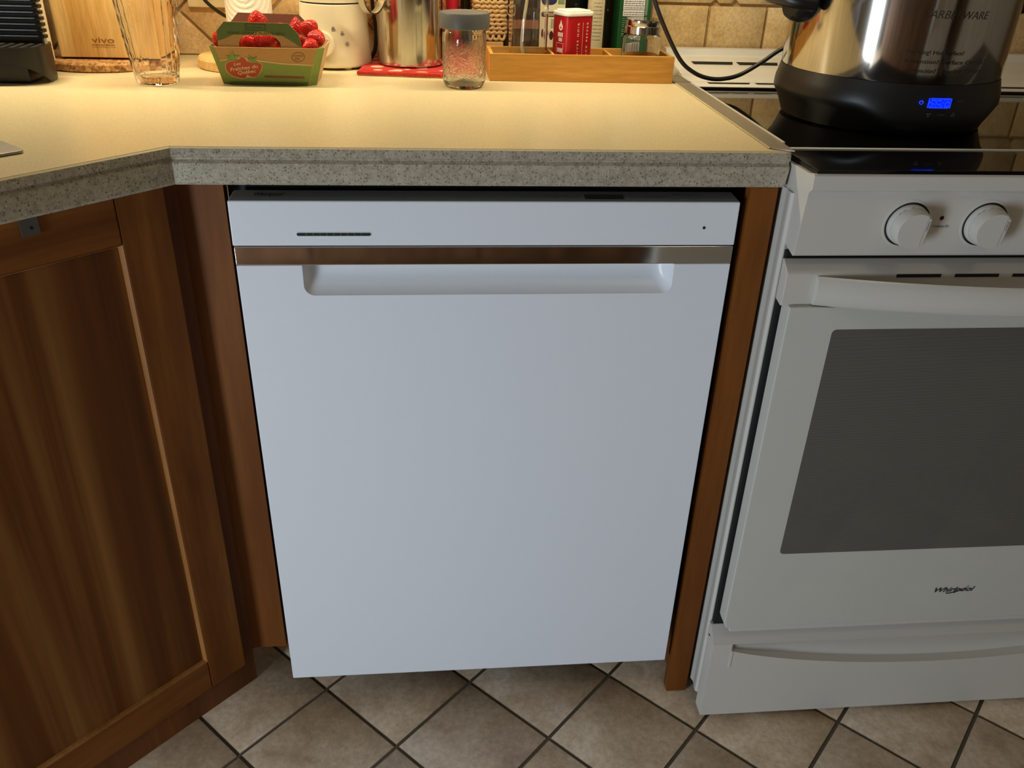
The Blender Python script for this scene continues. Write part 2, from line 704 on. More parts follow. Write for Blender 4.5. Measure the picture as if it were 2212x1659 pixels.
def inset_poly(poly, d):
    """inset of a convex polygon"""
    n = len(poly)
    area = sum(poly[i - 1][0] * poly[i][1] - poly[i][0] * poly[i - 1][1] for i in range(n))
    p = poly if area > 0 else poly[::-1]
    out = []
    for i in range(n):
        a, b, c = Vector(p[i - 1]), Vector(p[i]), Vector(p[(i + 1) % n])
        e1, e2 = (b - a).normalized(), (c - b).normalized()
        n1, n2 = Vector((-e1.y, e1.x)), Vector((-e2.y, e2.x))
        m = n1 + n2
        k = d / max(0.25, (1 + n1.dot(n2)))
        out.append(tuple(b + m * k))
    return out, p


def tile_mb(poly, fmap, thick, cham):
    """a tile with a worn chamfered rim: fmap(u, v, h) with h the height of the face"""
    ins, p = inset_poly(poly, cham)
    n = len(p)
    mb = MB()
    mb.v = [tuple(fmap(u, v, 0)) for u, v in p] + [tuple(fmap(u, v, thick - cham * 0.6)) for u, v in p] + \
           [tuple(fmap(u, v, thick)) for u, v in ins]
    for s in (0, n):
        for i in range(n):
            j = (i + 1) % n
            mb.f.append((s + i, s + j, s + n + j, s + n + i))
    mb.f.append(tuple(range(2 * n, 3 * n)))
    return mb


# ------------------------------------------------------------------ the room
XL, XR, YB, YF, ZC = -1.2, 2.3, 0.675, -2.86, 2.45


def build_room():
    fl = MB().box(XL, XR, YF, YB, -0.06, -0.0035).build('floor', 'grout_dark', smooth=0)
    struct(fl)
    # 45 degree floor tiles
    h = 0.1204
    tx, ty = 0.044, 0.0435
    g = 0.0030
    proto = None
    field = MB()
    half = h - g * math.sqrt(2)
    dia = [(half, 0), (0, half), (-half, 0), (0, -half)]
    for i in range(-12, 22):
        for j in range(-26, 3):
            cx, cy = tx + h * i, ty + h * j
            if (i + j) % 2 == 0:
                continue
            if cx < XL + h or cx > XR - h or cy < YF + h or cy > 0.24:
                continue
            if -0.62 < cx < 1.5 and -0.62 < cy:
                if cx - cy < -0.30:
                    continue
                if proto is None:
                    proto = tile_mb(dia, lambda u, v, k: (u, v, k - 0.006), 0.006, 0.0016).build('tile', 'floor_tile', None, local=True, smooth=50)
                    t = proto
                else:
                    t = proto.copy()
                    COL.objects.link(t)
                t.name = 'tile'
                t.parent = fl
                t.location = (cx, cy, random.uniform(-0.0003, 0.0002))
                t.rotation_euler = (0, 0, 0)
            elif cx - cy > -0.30:
                field.add([(cx + u, cy + v, -0.0003) for u, v in dia], [(0, 1, 2, 3)])
    f = field.build('tile_field', 'floor_tile', fl, smooth=0)
    f['kind'] = 'stuff'

    ce = struct(MB().box(XL, XR, YF, YB, ZC, ZC + 0.05).build('ceiling', 'ceiling_paint', smooth=0))
    wb = struct(MB().box(XL, XR, YB, YB + 0.08, 0, ZC).build('wall_back', 'grout_wall', smooth=0))
    struct(MB().box(XR, XR + 0.05, YF, YB, 0, ZC).build('wall_right', 'wall_paint', smooth=0))
    struct(MB().box(XL, XR, YF - 0.05, YF, 0, ZC).build('wall_front', 'wall_paint', smooth=0))
    # left wall with the opening of a low window
    op = [(-1.86, 0.01), (-1.18, 0.01), (-1.18, 0.98), (-1.86, 0.98)]
    m = MB()
    m.extrude([[(YF, 0), (YB, 0), (YB, ZC), (YF, ZC)], op], lambda u, v: (XL, u, v), (-0.05, 0, 0))
    struct(m.build('wall_left', 'wall_paint', smooth=0))
    d = MB()
    d.extrude([op, [(-1.82, 0.04), (-1.22, 0.04), (-1.22, 0.94), (-1.82, 0.94)]], lambda u, v: (XL - 0.003, u, v), (-0.04, 0, 0))
    struct(d.build('window_1', 'white_plastic', bevel=0.003))

    # backsplash tiles
    T = 0.007

    def wm(u, v, k):
        return (u, YB - k, v)

    def put(poly):
        if not poly:
            return
        tile_mb(poly, wm, T + random.uniform(-0.0006, 0.0004), 0.0022).build('tile', 'wall_tile', wb, smooth=50)

    # straight 10 cm tiles behind the stove
    P, gw = 0.1085, 0.0027
    zj = 1.0145
    for i in range(-1, 8):
        x0 = 0.7445 + P * i
        put([(x0 + gw, zj - P + gw), (x0 + P - gw, zj - P + gw), (x0 + P - gw, zj - gw), (x0 + gw, zj - gw)])
    # upper course: large tiles with clipped corners and small dots
    for i in range(-1, 5):
        x0 = 0.772 + 2 * P * i
        c = 0.024
        z0, z1 = zj + gw, zj + 2 * P - gw
        put([(x0 + gw + c, z0), (x0 + 2 * P - gw - c, z0), (x0 + 2 * P - gw, z0 + c), (x0 + 2 * P - gw, z1 - c),
             (x0 + 2 * P - gw - c, z1), (x0 + gw + c, z1), (x0 + gw, z1 - c), (x0 + gw, z0 + c)] if i >= 0 else
            [(0.642, z0), (x0 + 2 * P - gw - c, z0), (x0 + 2 * P - gw, z0 + c), (x0 + 2 * P - gw, z1), (0.642, z1)])
        if i >= 0:
            put([(x0 - 0.011, z0), (x0 + 0.011, z0), (x0 + 0.019, z0 + 0.008), (x0 + 0.019, z0 + 0.016), (x0, z0 + 0.030), (x0 - 0.019, z0 + 0.016), (x0 - 0.019, z0 + 0.008)])
    # diamond tiles above the counter
    D = 0.1545
    s = D / 2 - gw * math.sqrt(2)
    for i in range(-13, 12):
        for j in range(-1, 7):
            if (i + j) % 2 == 0:
                continue
            cx, cz = -0.1976 + D / 2 * i, 0.9854 + D / 2 * j
            put(clip_poly([(cx + s, cz), (cx, cz + s), (cx - s, cz), (cx, cz - s)], XL + 0.01, 0.6345, 0.9135, 1.36))


build_room()


# ------------------------------------------------------------------ opposite side of the room (seen in reflections)
def build_opposite():
    t = thing('base_cabinet', 'brown wooden base cabinet opposite, seen reflected in the chrome strip', 'cabinet', (0.11, -2.05, 0))
    MB().box(-0.74, 0.97, -2.85, -1.79, 0.09, 0.88).build('body', 'opposite_wood', t, smooth=0)
    MB().box(-0.74, 0.97, -2.85, -1.86, 0.0, 0.09).build('kick_board', 'opposite_wood', t, smooth=0)
    for i in range(3):
        x0 = -0.73 + 0.565 * i
        MB().extrude([[(x0, 0.11), (x0 + 0.555, 0.11), (x0 + 0.555, 0.86), (x0, 0.86)]], lambda u, v: (u, -1.77, v), (0, -0.02, 0)).build('door', 'opposite_wood', t, bevel=0.004)
    MB().box(-0.75, 0.98, -2.85, -1.74, 0.88, 0.92).build('worktop', 'counter_top', t, bevel=0.004)
    f = thing('refrigerator', 'white refrigerator opposite, reflected at the right end of the chrome strip', 'refrigerator', (1.35, -2.0, 0))
    MB().box(1.0, 1.70, -2.85, -1.80, 0.03, 1.74).build('body', 'fridge_white', f, bevel=0.008)
    MB().box(1.0, 1.70, -1.795, -1.74, 0.05, 1.12).build('door', 'fridge_white', f, bevel=0.012)
    MB().box(1.0, 1.70, -1.795, -1.74, 1.13, 1.74).build('freezer_door', 'fridge_white', f, bevel=0.012)
    MB().box(1.03, 1.06, -1.74, -1.70, 0.55, 1.08).build('handle', 'fridge_white', f, bevel=0.008)
    MB().box(1.05, 1.65, -2.3, -1.85, 0.0, 0.03).build('feet', 'black_plastic', f, smooth=0)


build_opposite()


def build_upper():
    t = thing('wall_cabinet', 'wooden wall cabinet above the counter carrying the lamps', 'cabinet', (-0.25, 0.5, 1.40))
    MB().box(-1.19, 0.64, 0.355, 0.668, 1.40, 2.12).build('body', 'cabinet_wood_z', t, smooth=0)
    for i in range(4):
        x0 = -1.18 + 0.455 * i
        MB().box(x0, x0 + 0.445, 0.335, 0.355, 1.405, 2.11).build('door', 'cabinet_wood_z', t, bevel=0.004)
    for k, (x, w, nm) in enumerate([(-0.43, 1.35, 'at the espresso machine end'), (-0.10, 0.66, 'above the drinking glass'), (0.24, 0.58, 'above the steel pitcher'), (0.51, 0.85, 'above the bamboo tray')]):
        l = thing('strip_lamp', 'warm strip lamp under the wall cabinet, ' + nm, 'lamp', (x, 0.37, 1.375), group='strip lamps under the wall cabinet')
        MB().box(x - 0.13, x + 0.13, 0.357, 0.390, 1.378, 1.3995).build('housing', 'lamp_white', l, bevel=0.002)
        MB().box(x - 0.12, x + 0.12, 0.360, 0.387, 1.3755, 1.378).build('diffuser', 'lamp_glow', l, smooth=0)
        area_light('lamp_light', (0, 0, -0.0075), (0.30, 0, 0), 0.24, 0.026, LAMP_POWER * w, LAMP_COL, l)
    # weak unseen ceiling lamp, added to fill the stove side with warm light
    c = thing('ceiling_fill_lamp', 'unseen round ceiling lamp added as warm fill light', 'lamp', (1.1, -1.0, ZC - 0.06))
    MB().lathe([(0, ZC - 0.0005), (0.16, ZC - 0.0005), (0.16, ZC - 0.02), (0.15, ZC - 0.03)], 40, (1.1, -1.0)).build('base', 'lamp_white', c)
    MB().lathe([(0.15, ZC - 0.03), (0.13, ZC - 0.05), (0.08, ZC - 0.058), (0, ZC - 0.06)], 40, (1.1, -1.0)).build('diffuser', 'lamp_glow', c)
    area_light('lamp_light', (0, 0, -0.006), (0, 0, 0), 0.25, 0.25, CEIL_POWER, CEIL_COL, c)


build_upper()


# ------------------------------------------------------------------ countertop
ZT, ZE = 0.912, 0.870     # top and underside of the edge
DIAG0 = (-0.052, -0.004)
DIAG1 = (-0.500, -0.496)


def build_counter():
    t = thing('countertop', 'cream laminate countertop with a grey speckled moulded edge', 'countertop', (0.3, 0.3, ZE))
    ins = 0.006
    sq = math.sqrt(0.5)
    # sink cut-out, turned 45 degrees
    cx, cy = -0.19, -0.035
    a = Vector((-sq, -sq)); b = Vector((-sq, sq))
    def sk(i, j):
        p = Vector((cx, cy)) + a * i + b * j
        return (p.x, p.y)
    hole = [sk(0.02, 0.02), sk(0.47, 0.02), sk(0.47, 0.38), sk(0.02, 0.38)]
    outer = [(0.657, YB - 0.0005), (0.657, 0.002), (-0.0545, 0.002), (-0.504, -0.490), (-0.504, -0.66), (XL + 0.001, -0.66), (XL + 0.001, YB - 0.0005)]
    m = MB()
    m.extrude([outer, hole[::-1]], lambda u, v: (u, v, ZT), (0, 0, -0.030))
    m.build('top', 'counter_top', t, smooth=0)
    # moulded edge: profile (out, z) swept along the front with mitres
    prof = [(-0.010, ZT - 0.0004), (-0.0055, ZT - 0.0004), (-0.0030, ZT - 0.0018), (-0.0018, ZT - 0.0052), (-0.0012, ZT - 0.0105),
            (-0.0040, ZT - 0.0122), (-0.0040, ZT - 0.0142), (-0.0004, ZT - 0.0175), (0.0, ZT - 0.022), (0.0, ZE + 0.003), (-0.002, ZE), (-0.020, ZE), (-0.020, ZT - 0.005)]
    path = [Vector((0.658, -0.004)), Vector(DIAG0), Vector(DIAG1), Vector((DIAG1[0], -0.66))]
    segs = [(path[i], path[i + 1]) for i in range(3)]
    nrm = []
    for p, q in segs:
        d = (q - p).normalized()
        nrm.append(Vector((-d.y, d.x)))
    rows = []
    for i, p in enumerate(path):
        if i == 0:
            mi = nrm[0]
        elif i == 3:
            mi = nrm[2]
        else:
            mm = nrm[i - 1] + nrm[i]
            mi = mm / (1 + nrm[i - 1].dot(nrm[i]))
        rows.append([(p.x + mi.x * o, p.y + mi.y * o, z) for o, z in prof])
    # rounded right-hand end
    k = len(prof)
    for i, nm in enumerate(('edge_front', 'edge_diagonal', 'edge_side')):
        e = MB()
        A, B = rows[i], rows[i + 1]
        if i == 0:
            A2 = [(x - 0.006, y, z) for x, y, z in A]
            A1 = [(x - 0.0012 - (0.002 if z < ZE + 0.012 else 0), y + 0.0004, z) for x, y, z in A]
            A0 = [(x - (0.0035 if z < ZE + 0.012 else 0), y + 0.004, z) for x, y, z in A]
            L = [A0, A1, A2, B]
        else:
            L = [A, B]
        for r in L:
            e.v += r
        for j in range(len(L) - 1):
            for q in range(k):
                q2 = (q + 1) % k
                e.f.append((j * k + q, j * k + q2, (j + 1) * k + q2, (j + 1) * k + q))
        e.f.append(tuple(range(k)))
        e.f.append(tuple(range((len(L) - 1) * k, len(L) * k)))
        o = e.build(nm, 'speckled_edge', t, smooth=25)
        o.data.materials.append(MATS['counter_top'])
        for pg in o.data.polygons:
            if pg.center.z + ZE > ZT - 0.0024 and pg.normal.z > 0.05:
                pg.material_index = 1
        if i == 0:
            o['label'] = 'grey speckled front edge with a groove'

    # crumbs and chips on the top
    s = thing('sink', 'corner of a stainless steel sink set in the counter', 'sink', (cx, cy, ZT))
    r = MB()
    def rm(i0, i1, j0, j1, rad=0.02):
        pts = []
        for (ci, cj, a0) in ((i0 + rad, j0 + rad, 180), (i1 - rad, j0 + rad, 270), (i1 - rad, j1 - rad, 0), (i0 + rad, j1 - rad, 90)):
            pts += arc(ci, cj, rad, a0, a0 + 90, 6)
        return pts
    r.extrude([rm(0, 0.49, 0, 0.40, 0.006), rm(0.05, 0.44, 0.05, 0.35, 0.03)[::-1]], lambda u, v: (*sk(u, v), ZT + 0.0035), (0, 0, -0.003))
    r.build('rim', 'strip_metal', s, bevel=0.001)
    bs = MB()
    top, bot = rm(0.05, 0.44, 0.05, 0.35, 0.03), rm(0.06, 0.43, 0.06, 0.34, 0.03)
    n = len(top)
    bs.v = [(*sk(u, v), ZT + 0.0032) for u, v in top] + [(*sk(u, v), ZT - 0.16) for u, v in bot]
    bs.f = [(i, (i + 1) % n, n + (i + 1) % n, n + i) for i in range(n)] + [tuple(range(n, 2 * n))]
    bs.build('basin', 'stainless', s)

    g = thing('gap_strip', 'flat stainless gap strip between the counter and the stove', 'trim strip', (0.65, 0.25, ZT))
    MB().add([(0.636, 0.010, ZT + 0.0004), (0.660, -0.002, ZT + 0.0004), (0.660, 0.530, ZT + 0.0004), (0.634, 0.530, ZT + 0.0004),
              (0.636, 0.010, ZT + 0.0016), (0.660, -0.002, ZT + 0.0016), (0.660, 0.530, ZT + 0.0016), (0.634, 0.530, ZT + 0.0016)],
             [(0, 3, 2, 1), (4, 5, 6, 7), (0, 1, 5, 4), (1, 2, 6, 5), (2, 3, 7, 6), (3, 0, 4, 7)]).build('plate', 'strip_metal', g, smooth=0)
    MB().box(0.6602, 0.6630, 0.036, 0.530, ZT - 0.004, ZT + 0.0030).build('rim', 'alu', g, bevel=0.0008)
    MB().box(0.6335, 0.6358, 0.012, 0.445, ZT + 0.0002, ZT + 0.0018).build('sealant', 'cream_label', g, bevel=0.0006)


build_counter()


# ------------------------------------------------------------------ cabinets
S2 = math.sqrt(0.5)


def dg(s, z, c):
    """point on a 45 degree plane x - y = c; s runs along it to the right"""
    return ((s * math.sqrt(2) + c) / 2, (s * math.sqrt(2) - c) / 2, z)


def build_cabinets():
    nv = Vector((-S2, S2, 0))
    t = thing('corner_cabinet', 'brown wooden corner sink cabinet turned diagonally, with panelled door', 'cabinet', (-0.2, 0.0, 0))
    fr = MB()
    fr.extrude([[(-0.62, 0.0), (0.0, 0.0), (0.0, 0.868), (-0.62, 0.868)]], lambda u, v: dg(u, v, -0.150), nv * 0.02)
    fr.build('face_frame', 'frame_wood', t, smooth=0)
    C, TH = -0.122, 0.0185
    zb, zt = 0.066, 0.866
    sr, sl = -0.0262, -0.52
    pz0, pz1 = 0.1214, 0.7985
    pr_, pl = -0.0878, -0.458
    dd = nv * TH
    door = bpy.data.objects.new('door', None)
    COL.objects.link(door)
    door.parent = t

    def stile(name, s0, s1, z0, z1, mat):
        o = MB().extrude([[(s0, z0), (s1, z0), (s1, z1), (s0, z1)]], lambda u, v: dg(u, v, C), dd).build(name, mat, door, bevel=0.0022)
        return o
    stile('stile', pr_, sr, zb, zt, 'cabinet_wood_z')
    stile('stile', sl, pl, zb, zt, 'cabinet_wood_z')
    stile('rail', pl, pr_, pz1, zt, 'cabinet_rail_wood')
    stile('rail', pl, pr_, zb, pz0, 'cabinet_rail_wood')
    # ogee moulding round the panel and recessed raised panel
    mo = MB()
    for inset, dep in ((0.0, 0.0006), (0.0022, 0.004), (0.0030, 0.0085)):
        mo.v += [tuple(Vector(dg(u, v, C)) + nv * dep) for u, v in ((pl + inset, pz0 + inset), (pr_ - inset, pz0 + inset), (pr_ - inset, pz1 - inset), (pl + inset, pz1 - inset))]
    for k in (0, 4):
        for i in range(4):
            j = (i + 1) % 4
            mo.f.append((k + i, k + j, k + 4 + j, k + 4 + i))
    mo.build('panel_moulding', 'cabinet_wood_lit', door, smooth=0)
    MB().extrude([[(pl + 0.002, pz0 + 0.002), (pr_ - 0.002, pz0 + 0.002), (pr_ - 0.002, pz1 - 0.002), (pl + 0.002, pz1 - 0.002)]],
                 lambda u, v: tuple(Vector(dg(u, v, C)) + nv * 0.0080), nv * 0.008).build('panel', 'cabinet_panel_wood', door, smooth=0)
    # small clip screwed to the underside of the counter
    b = thing('bracket', 'small grey metal clip under the counter edge at the corner cabinet', 'bracket', dg(-0.172, 0.84, -0.100))
    br = MB()
    br.extrude([[(-0.1925, 0.8335), (-0.1735, 0.8335), (-0.1735, 0.869), (-0.1925, 0.869)]], lambda u, v: dg(u, v, -0.1185), nv * 0.0016)
    br.build('plate', 'grey_metal', b, bevel=0.0006)
    sc = MB()
    sc.extrude([arc(-0.1815, 0.8420, 0.0018, 0, 330, 11)], lambda u, v: dg(u, v, -0.1175), nv * 0.0008)
    sc.build('hole', 'black_void', b, smooth=0)

    f1 = thing('filler_panel', 'brown wooden filler panel left of the dishwasher', 'filler panel', (-0.05, 0.08, 0.07))
    MB().box(-0.0756, -0.0195, 0.0745, 0.093, 0.071, 0.8685).build('panel', 'filler_wood', f1, smooth=0)
    f2 = thing('filler_panel', 'orange-brown wooden filler board between the dishwasher and the stove', 'filler panel', (0.632, 0.01, 0))
    MB().box(0.6165, 0.6505, 0.001, 0.021, 0.0015, 0.8690).build('panel', 'filler_wood', f2, bevel=0.0012)
    MB().box(0.632, 0.6505, 0.0215, 0.60, 0.0015, 0.8690).build('side_board', 'filler_wood', f2, smooth=0)


_r = wood('cabinet_rail_wood', WD, WM, WL, 'z')
_mp = [n for n in MATS['cabinet_rail_wood'].node_tree.nodes if n.type == 'MAPPING']
for n_ in _mp:
    k_ = 9.0 if n_.inputs['Scale'].default_value[0] > 60 else 1.0
    # grain along the diagonal (object x+y), rotated before scaling
    n_.vector_type = 'TEXTURE'
    n_.inputs['Rotation'].default_value = (0, 0, PI / 4)
    n_.inputs['Scale'].default_value = (1 / (1.1 * k_), 1 / (14 * k_), 1 / (14 * k_))
wood('cabinet_wood_lit', srgb(124, 76, 32), srgb(144, 94, 44), srgb(160, 110, 58), 'z')  # same wood lightened; light caught by the panel's bevel put into the colour
build_cabinets()


# ------------------------------------------------------------------ dishwasher
def build_dishwasher():
    t = thing('dishwasher', 'white dishwasher with a chrome strip and pocket handle', 'dishwasher', (0.303, 0.25, 0))
    W = 0.606
    zb, z0, z1, zc = 0.0765, 0.7722, 0.7958, 0.8505
    MB().box(-0.0190, 0.6130, 0.0960, 0.60, 0.10, 0.8660).box(0.012, 0.594, 0.0420, 0.0955, 0.10, 0.8640).build('tub', 'black_void', t, smooth=0)  # black tub, widened so the gaps around it read as dark
    MB().box(0.0, W, 0.16, 0.17, 0.003, 0.10).build('kick_plate', 'black_void', t, smooth=0)
    # console
    c = MB()
    c.v = [(0, 0, z1 + 0.0006), (W, 0, z1 + 0.0006), (W, 0.032, z1 + 0.0006), (0, 0.032, z1 + 0.0006),
           (0.0004, 0, zc), (W - 0.0004, 0, zc), (W - 0.003, 0.029, zc + 0.0045), (0.003, 0.029, zc + 0.0045)]
    c.f = [(0, 3, 2, 1), (4, 5, 6, 7), (0, 1, 5, 4), (1, 2, 6, 5), (2, 3, 7, 6), (3, 0, 4, 7)]
    con = c.build('console', 'white_enamel', t, bevel=0.0016, seg=3)
    # vent slot in the console
    slot = arc(0.0772, 0.8110, 0.0027, 90, 270, 8) + arc(0.1595, 0.8110, 0.0027, -90, 90, 8)
    slot2 = arc(0.0772, 0.8110, 0.0020, 90, 270, 8) + arc(0.1595, 0.8110, 0.0020, -90, 90, 8)
    v = MB().extrude([slot, slot2[::-1]], lambda u, w: (u, -0.0006, w), (0, 0.0012, 0)).build('vent_frame', 'white_enamel', con, smooth=0)
    MB().extrude([slot2], lambda u, w: (u, -0.0001, w), (0, 0.0005, 0)).build('vent_slot', 'black_void', con, smooth=0)
    for i in range(9):
        x = 0.0862 + 0.0080 * i
        MB().box(x - 0.0004, x + 0.0004, -0.00035, 0.0003, 0.8090, 0.8130).build('vent_bar', 'grey_plastic', con, smooth=0)
    MB().extrude([arc(0.5646, 0.8189, 0.0019, 0, 337, 15)], lambda u, w: (u, -0.00025, w), (0, 0.0004, 0)).build('status_hole', 'black_void', con, smooth=0)

    # touch controls printed on the sloping top
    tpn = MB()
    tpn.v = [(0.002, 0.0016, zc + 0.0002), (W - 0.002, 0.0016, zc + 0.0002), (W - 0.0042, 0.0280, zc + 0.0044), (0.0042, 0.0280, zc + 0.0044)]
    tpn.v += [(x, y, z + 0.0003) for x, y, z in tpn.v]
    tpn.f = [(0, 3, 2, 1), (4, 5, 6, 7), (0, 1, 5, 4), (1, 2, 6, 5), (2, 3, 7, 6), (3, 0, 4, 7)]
    tpn.build('shaded_touch_panel', 'touch_shade_grey', con, smooth=0)  # grey sheet on the white top; the counter's shade is in its colour

    def topm(u, w):      # u along x, w depth 0..1 over the sloping top
        y = 0.029 * w
        return (u, y, zc + 0.0045 * w + 0.0007)
    MB().extrude([[(0.4165, 0.26), (0.4640, 0.26), (0.4640, 0.66), (0.4165, 0.66)]], lambda u, w: topm(u, w), (0, 0, -0.0002)).build('display', 'black_gloss', con, smooth=0)
    lettering('badge', 'Whirlpool', 0.30, lambda u, w: topm(0.028 + u, 0.46 + w), 'dark_print', con, width=0.034, shear=0.25, bold=0.01)
    for i in range(9):
        x = 0.355 + 0.012 * i if i < 5 else 0.474 + 0.012 * (i - 5)
        ic = MB()
        ic.add([topm(x, 0.45), topm(x + 0.007, 0.45), topm(x + 0.007, 0.53), topm(x, 0.53)], [(0, 1, 2, 3)])
        ic.build('key_mark', 'grey_print', con, smooth=0)
    for x in (0.530, 0.552):
        ring = MB()
        A, B = arc(x, 0.5, 0.0075, 0, 345, 23, 0.26), arc(x, 0.5, 0.0066, 0, 345, 23, 0.20)
        n = len(A)
        ring.v = [topm(*p) for p in A] + [topm(*p) for p in B]
        ring.f = [(i, (i + 1) % n, n + (i + 1) % n, n + i) for i in range(n)]
        ring.build('key_ring', 'grey_print', con, smooth=0)

    MB().box(0.0012, W - 0.0012, -0.0016, 0.02, z0 + 0.0006, z1).build('chrome_strip', 'chrome', t, bevel=0.0012, seg=3)
    MB().box(0.076, 0.535, 0.0205, 0.0415, z0 + 0.0004, z0 + 0.004).build('pocket_roof', 'white_enamel', t, smooth=0)
    # door with the pocket notch
    xl, xr, zn, rad = 0.0785, 0.5325, 0.7335, 0.0125
    notch = [(xl, z0)] + arc(xl + rad, zn + rad, rad, 180, 270, 8) + arc(xr - rad, zn + rad, rad, 270, 360, 8) + [(xr, z0)]
    outline = [(0.002, zb), (W - 0.001, zb + 0.0010), (W - 0.0005, z0)] + notch[::-1] + [(0.001, z0)]
    MB().extrude([outline], lambda u, w: (u, 0.0, w), (0, 0.034, 0)).build('door', 'white_enamel', t, bevel=0.0012, seg=3)
    # pocket: lofted scoop
    p = MB()
    rd2 = 0.008
    inn = [(xl + 0.020, z0)] + arc(xl + 0.020 + rd2, zn + 0.029 + rd2, rd2, 180, 270, 8) + arc(xr - 0.020 - rd2, zn + 0.029 + rd2, rd2, 270, 360, 8) + [(xr - 0.020, z0)]
    n = len(notch)
    lev = []
    for k in range(7):
        f = k / 6
        y = 0.001 + 0.019 * math.sin(f * PI / 2)
        e = f ** 1.2
        lev.append([(a[0] + (b[0] - a[0]) * e, y, a[1] + (b[1] - a[1]) * e) for a, b in zip(notch, inn)])
    for r in lev:
        p.v += r
    for k in range(6):
        for i in range(n - 1):
            p.f.append((k * n + i, k * n + i + 1, (k + 1) * n + i + 1, (k + 1) * n + i))
    p.f.append(tuple(range(6 * n, 7 * n)))
    p.build('pocket_handle', 'white_enamel', t, smooth=50)


build_dishwasher()


# ------------------------------------------------------------------ stove
SX0, SX1 = 0.657, 1.414
GT = 0.0117


def gz(y):      # cooktop glass, tilted a little to the back
    return 0.9070 - GT * (y + 0.030)


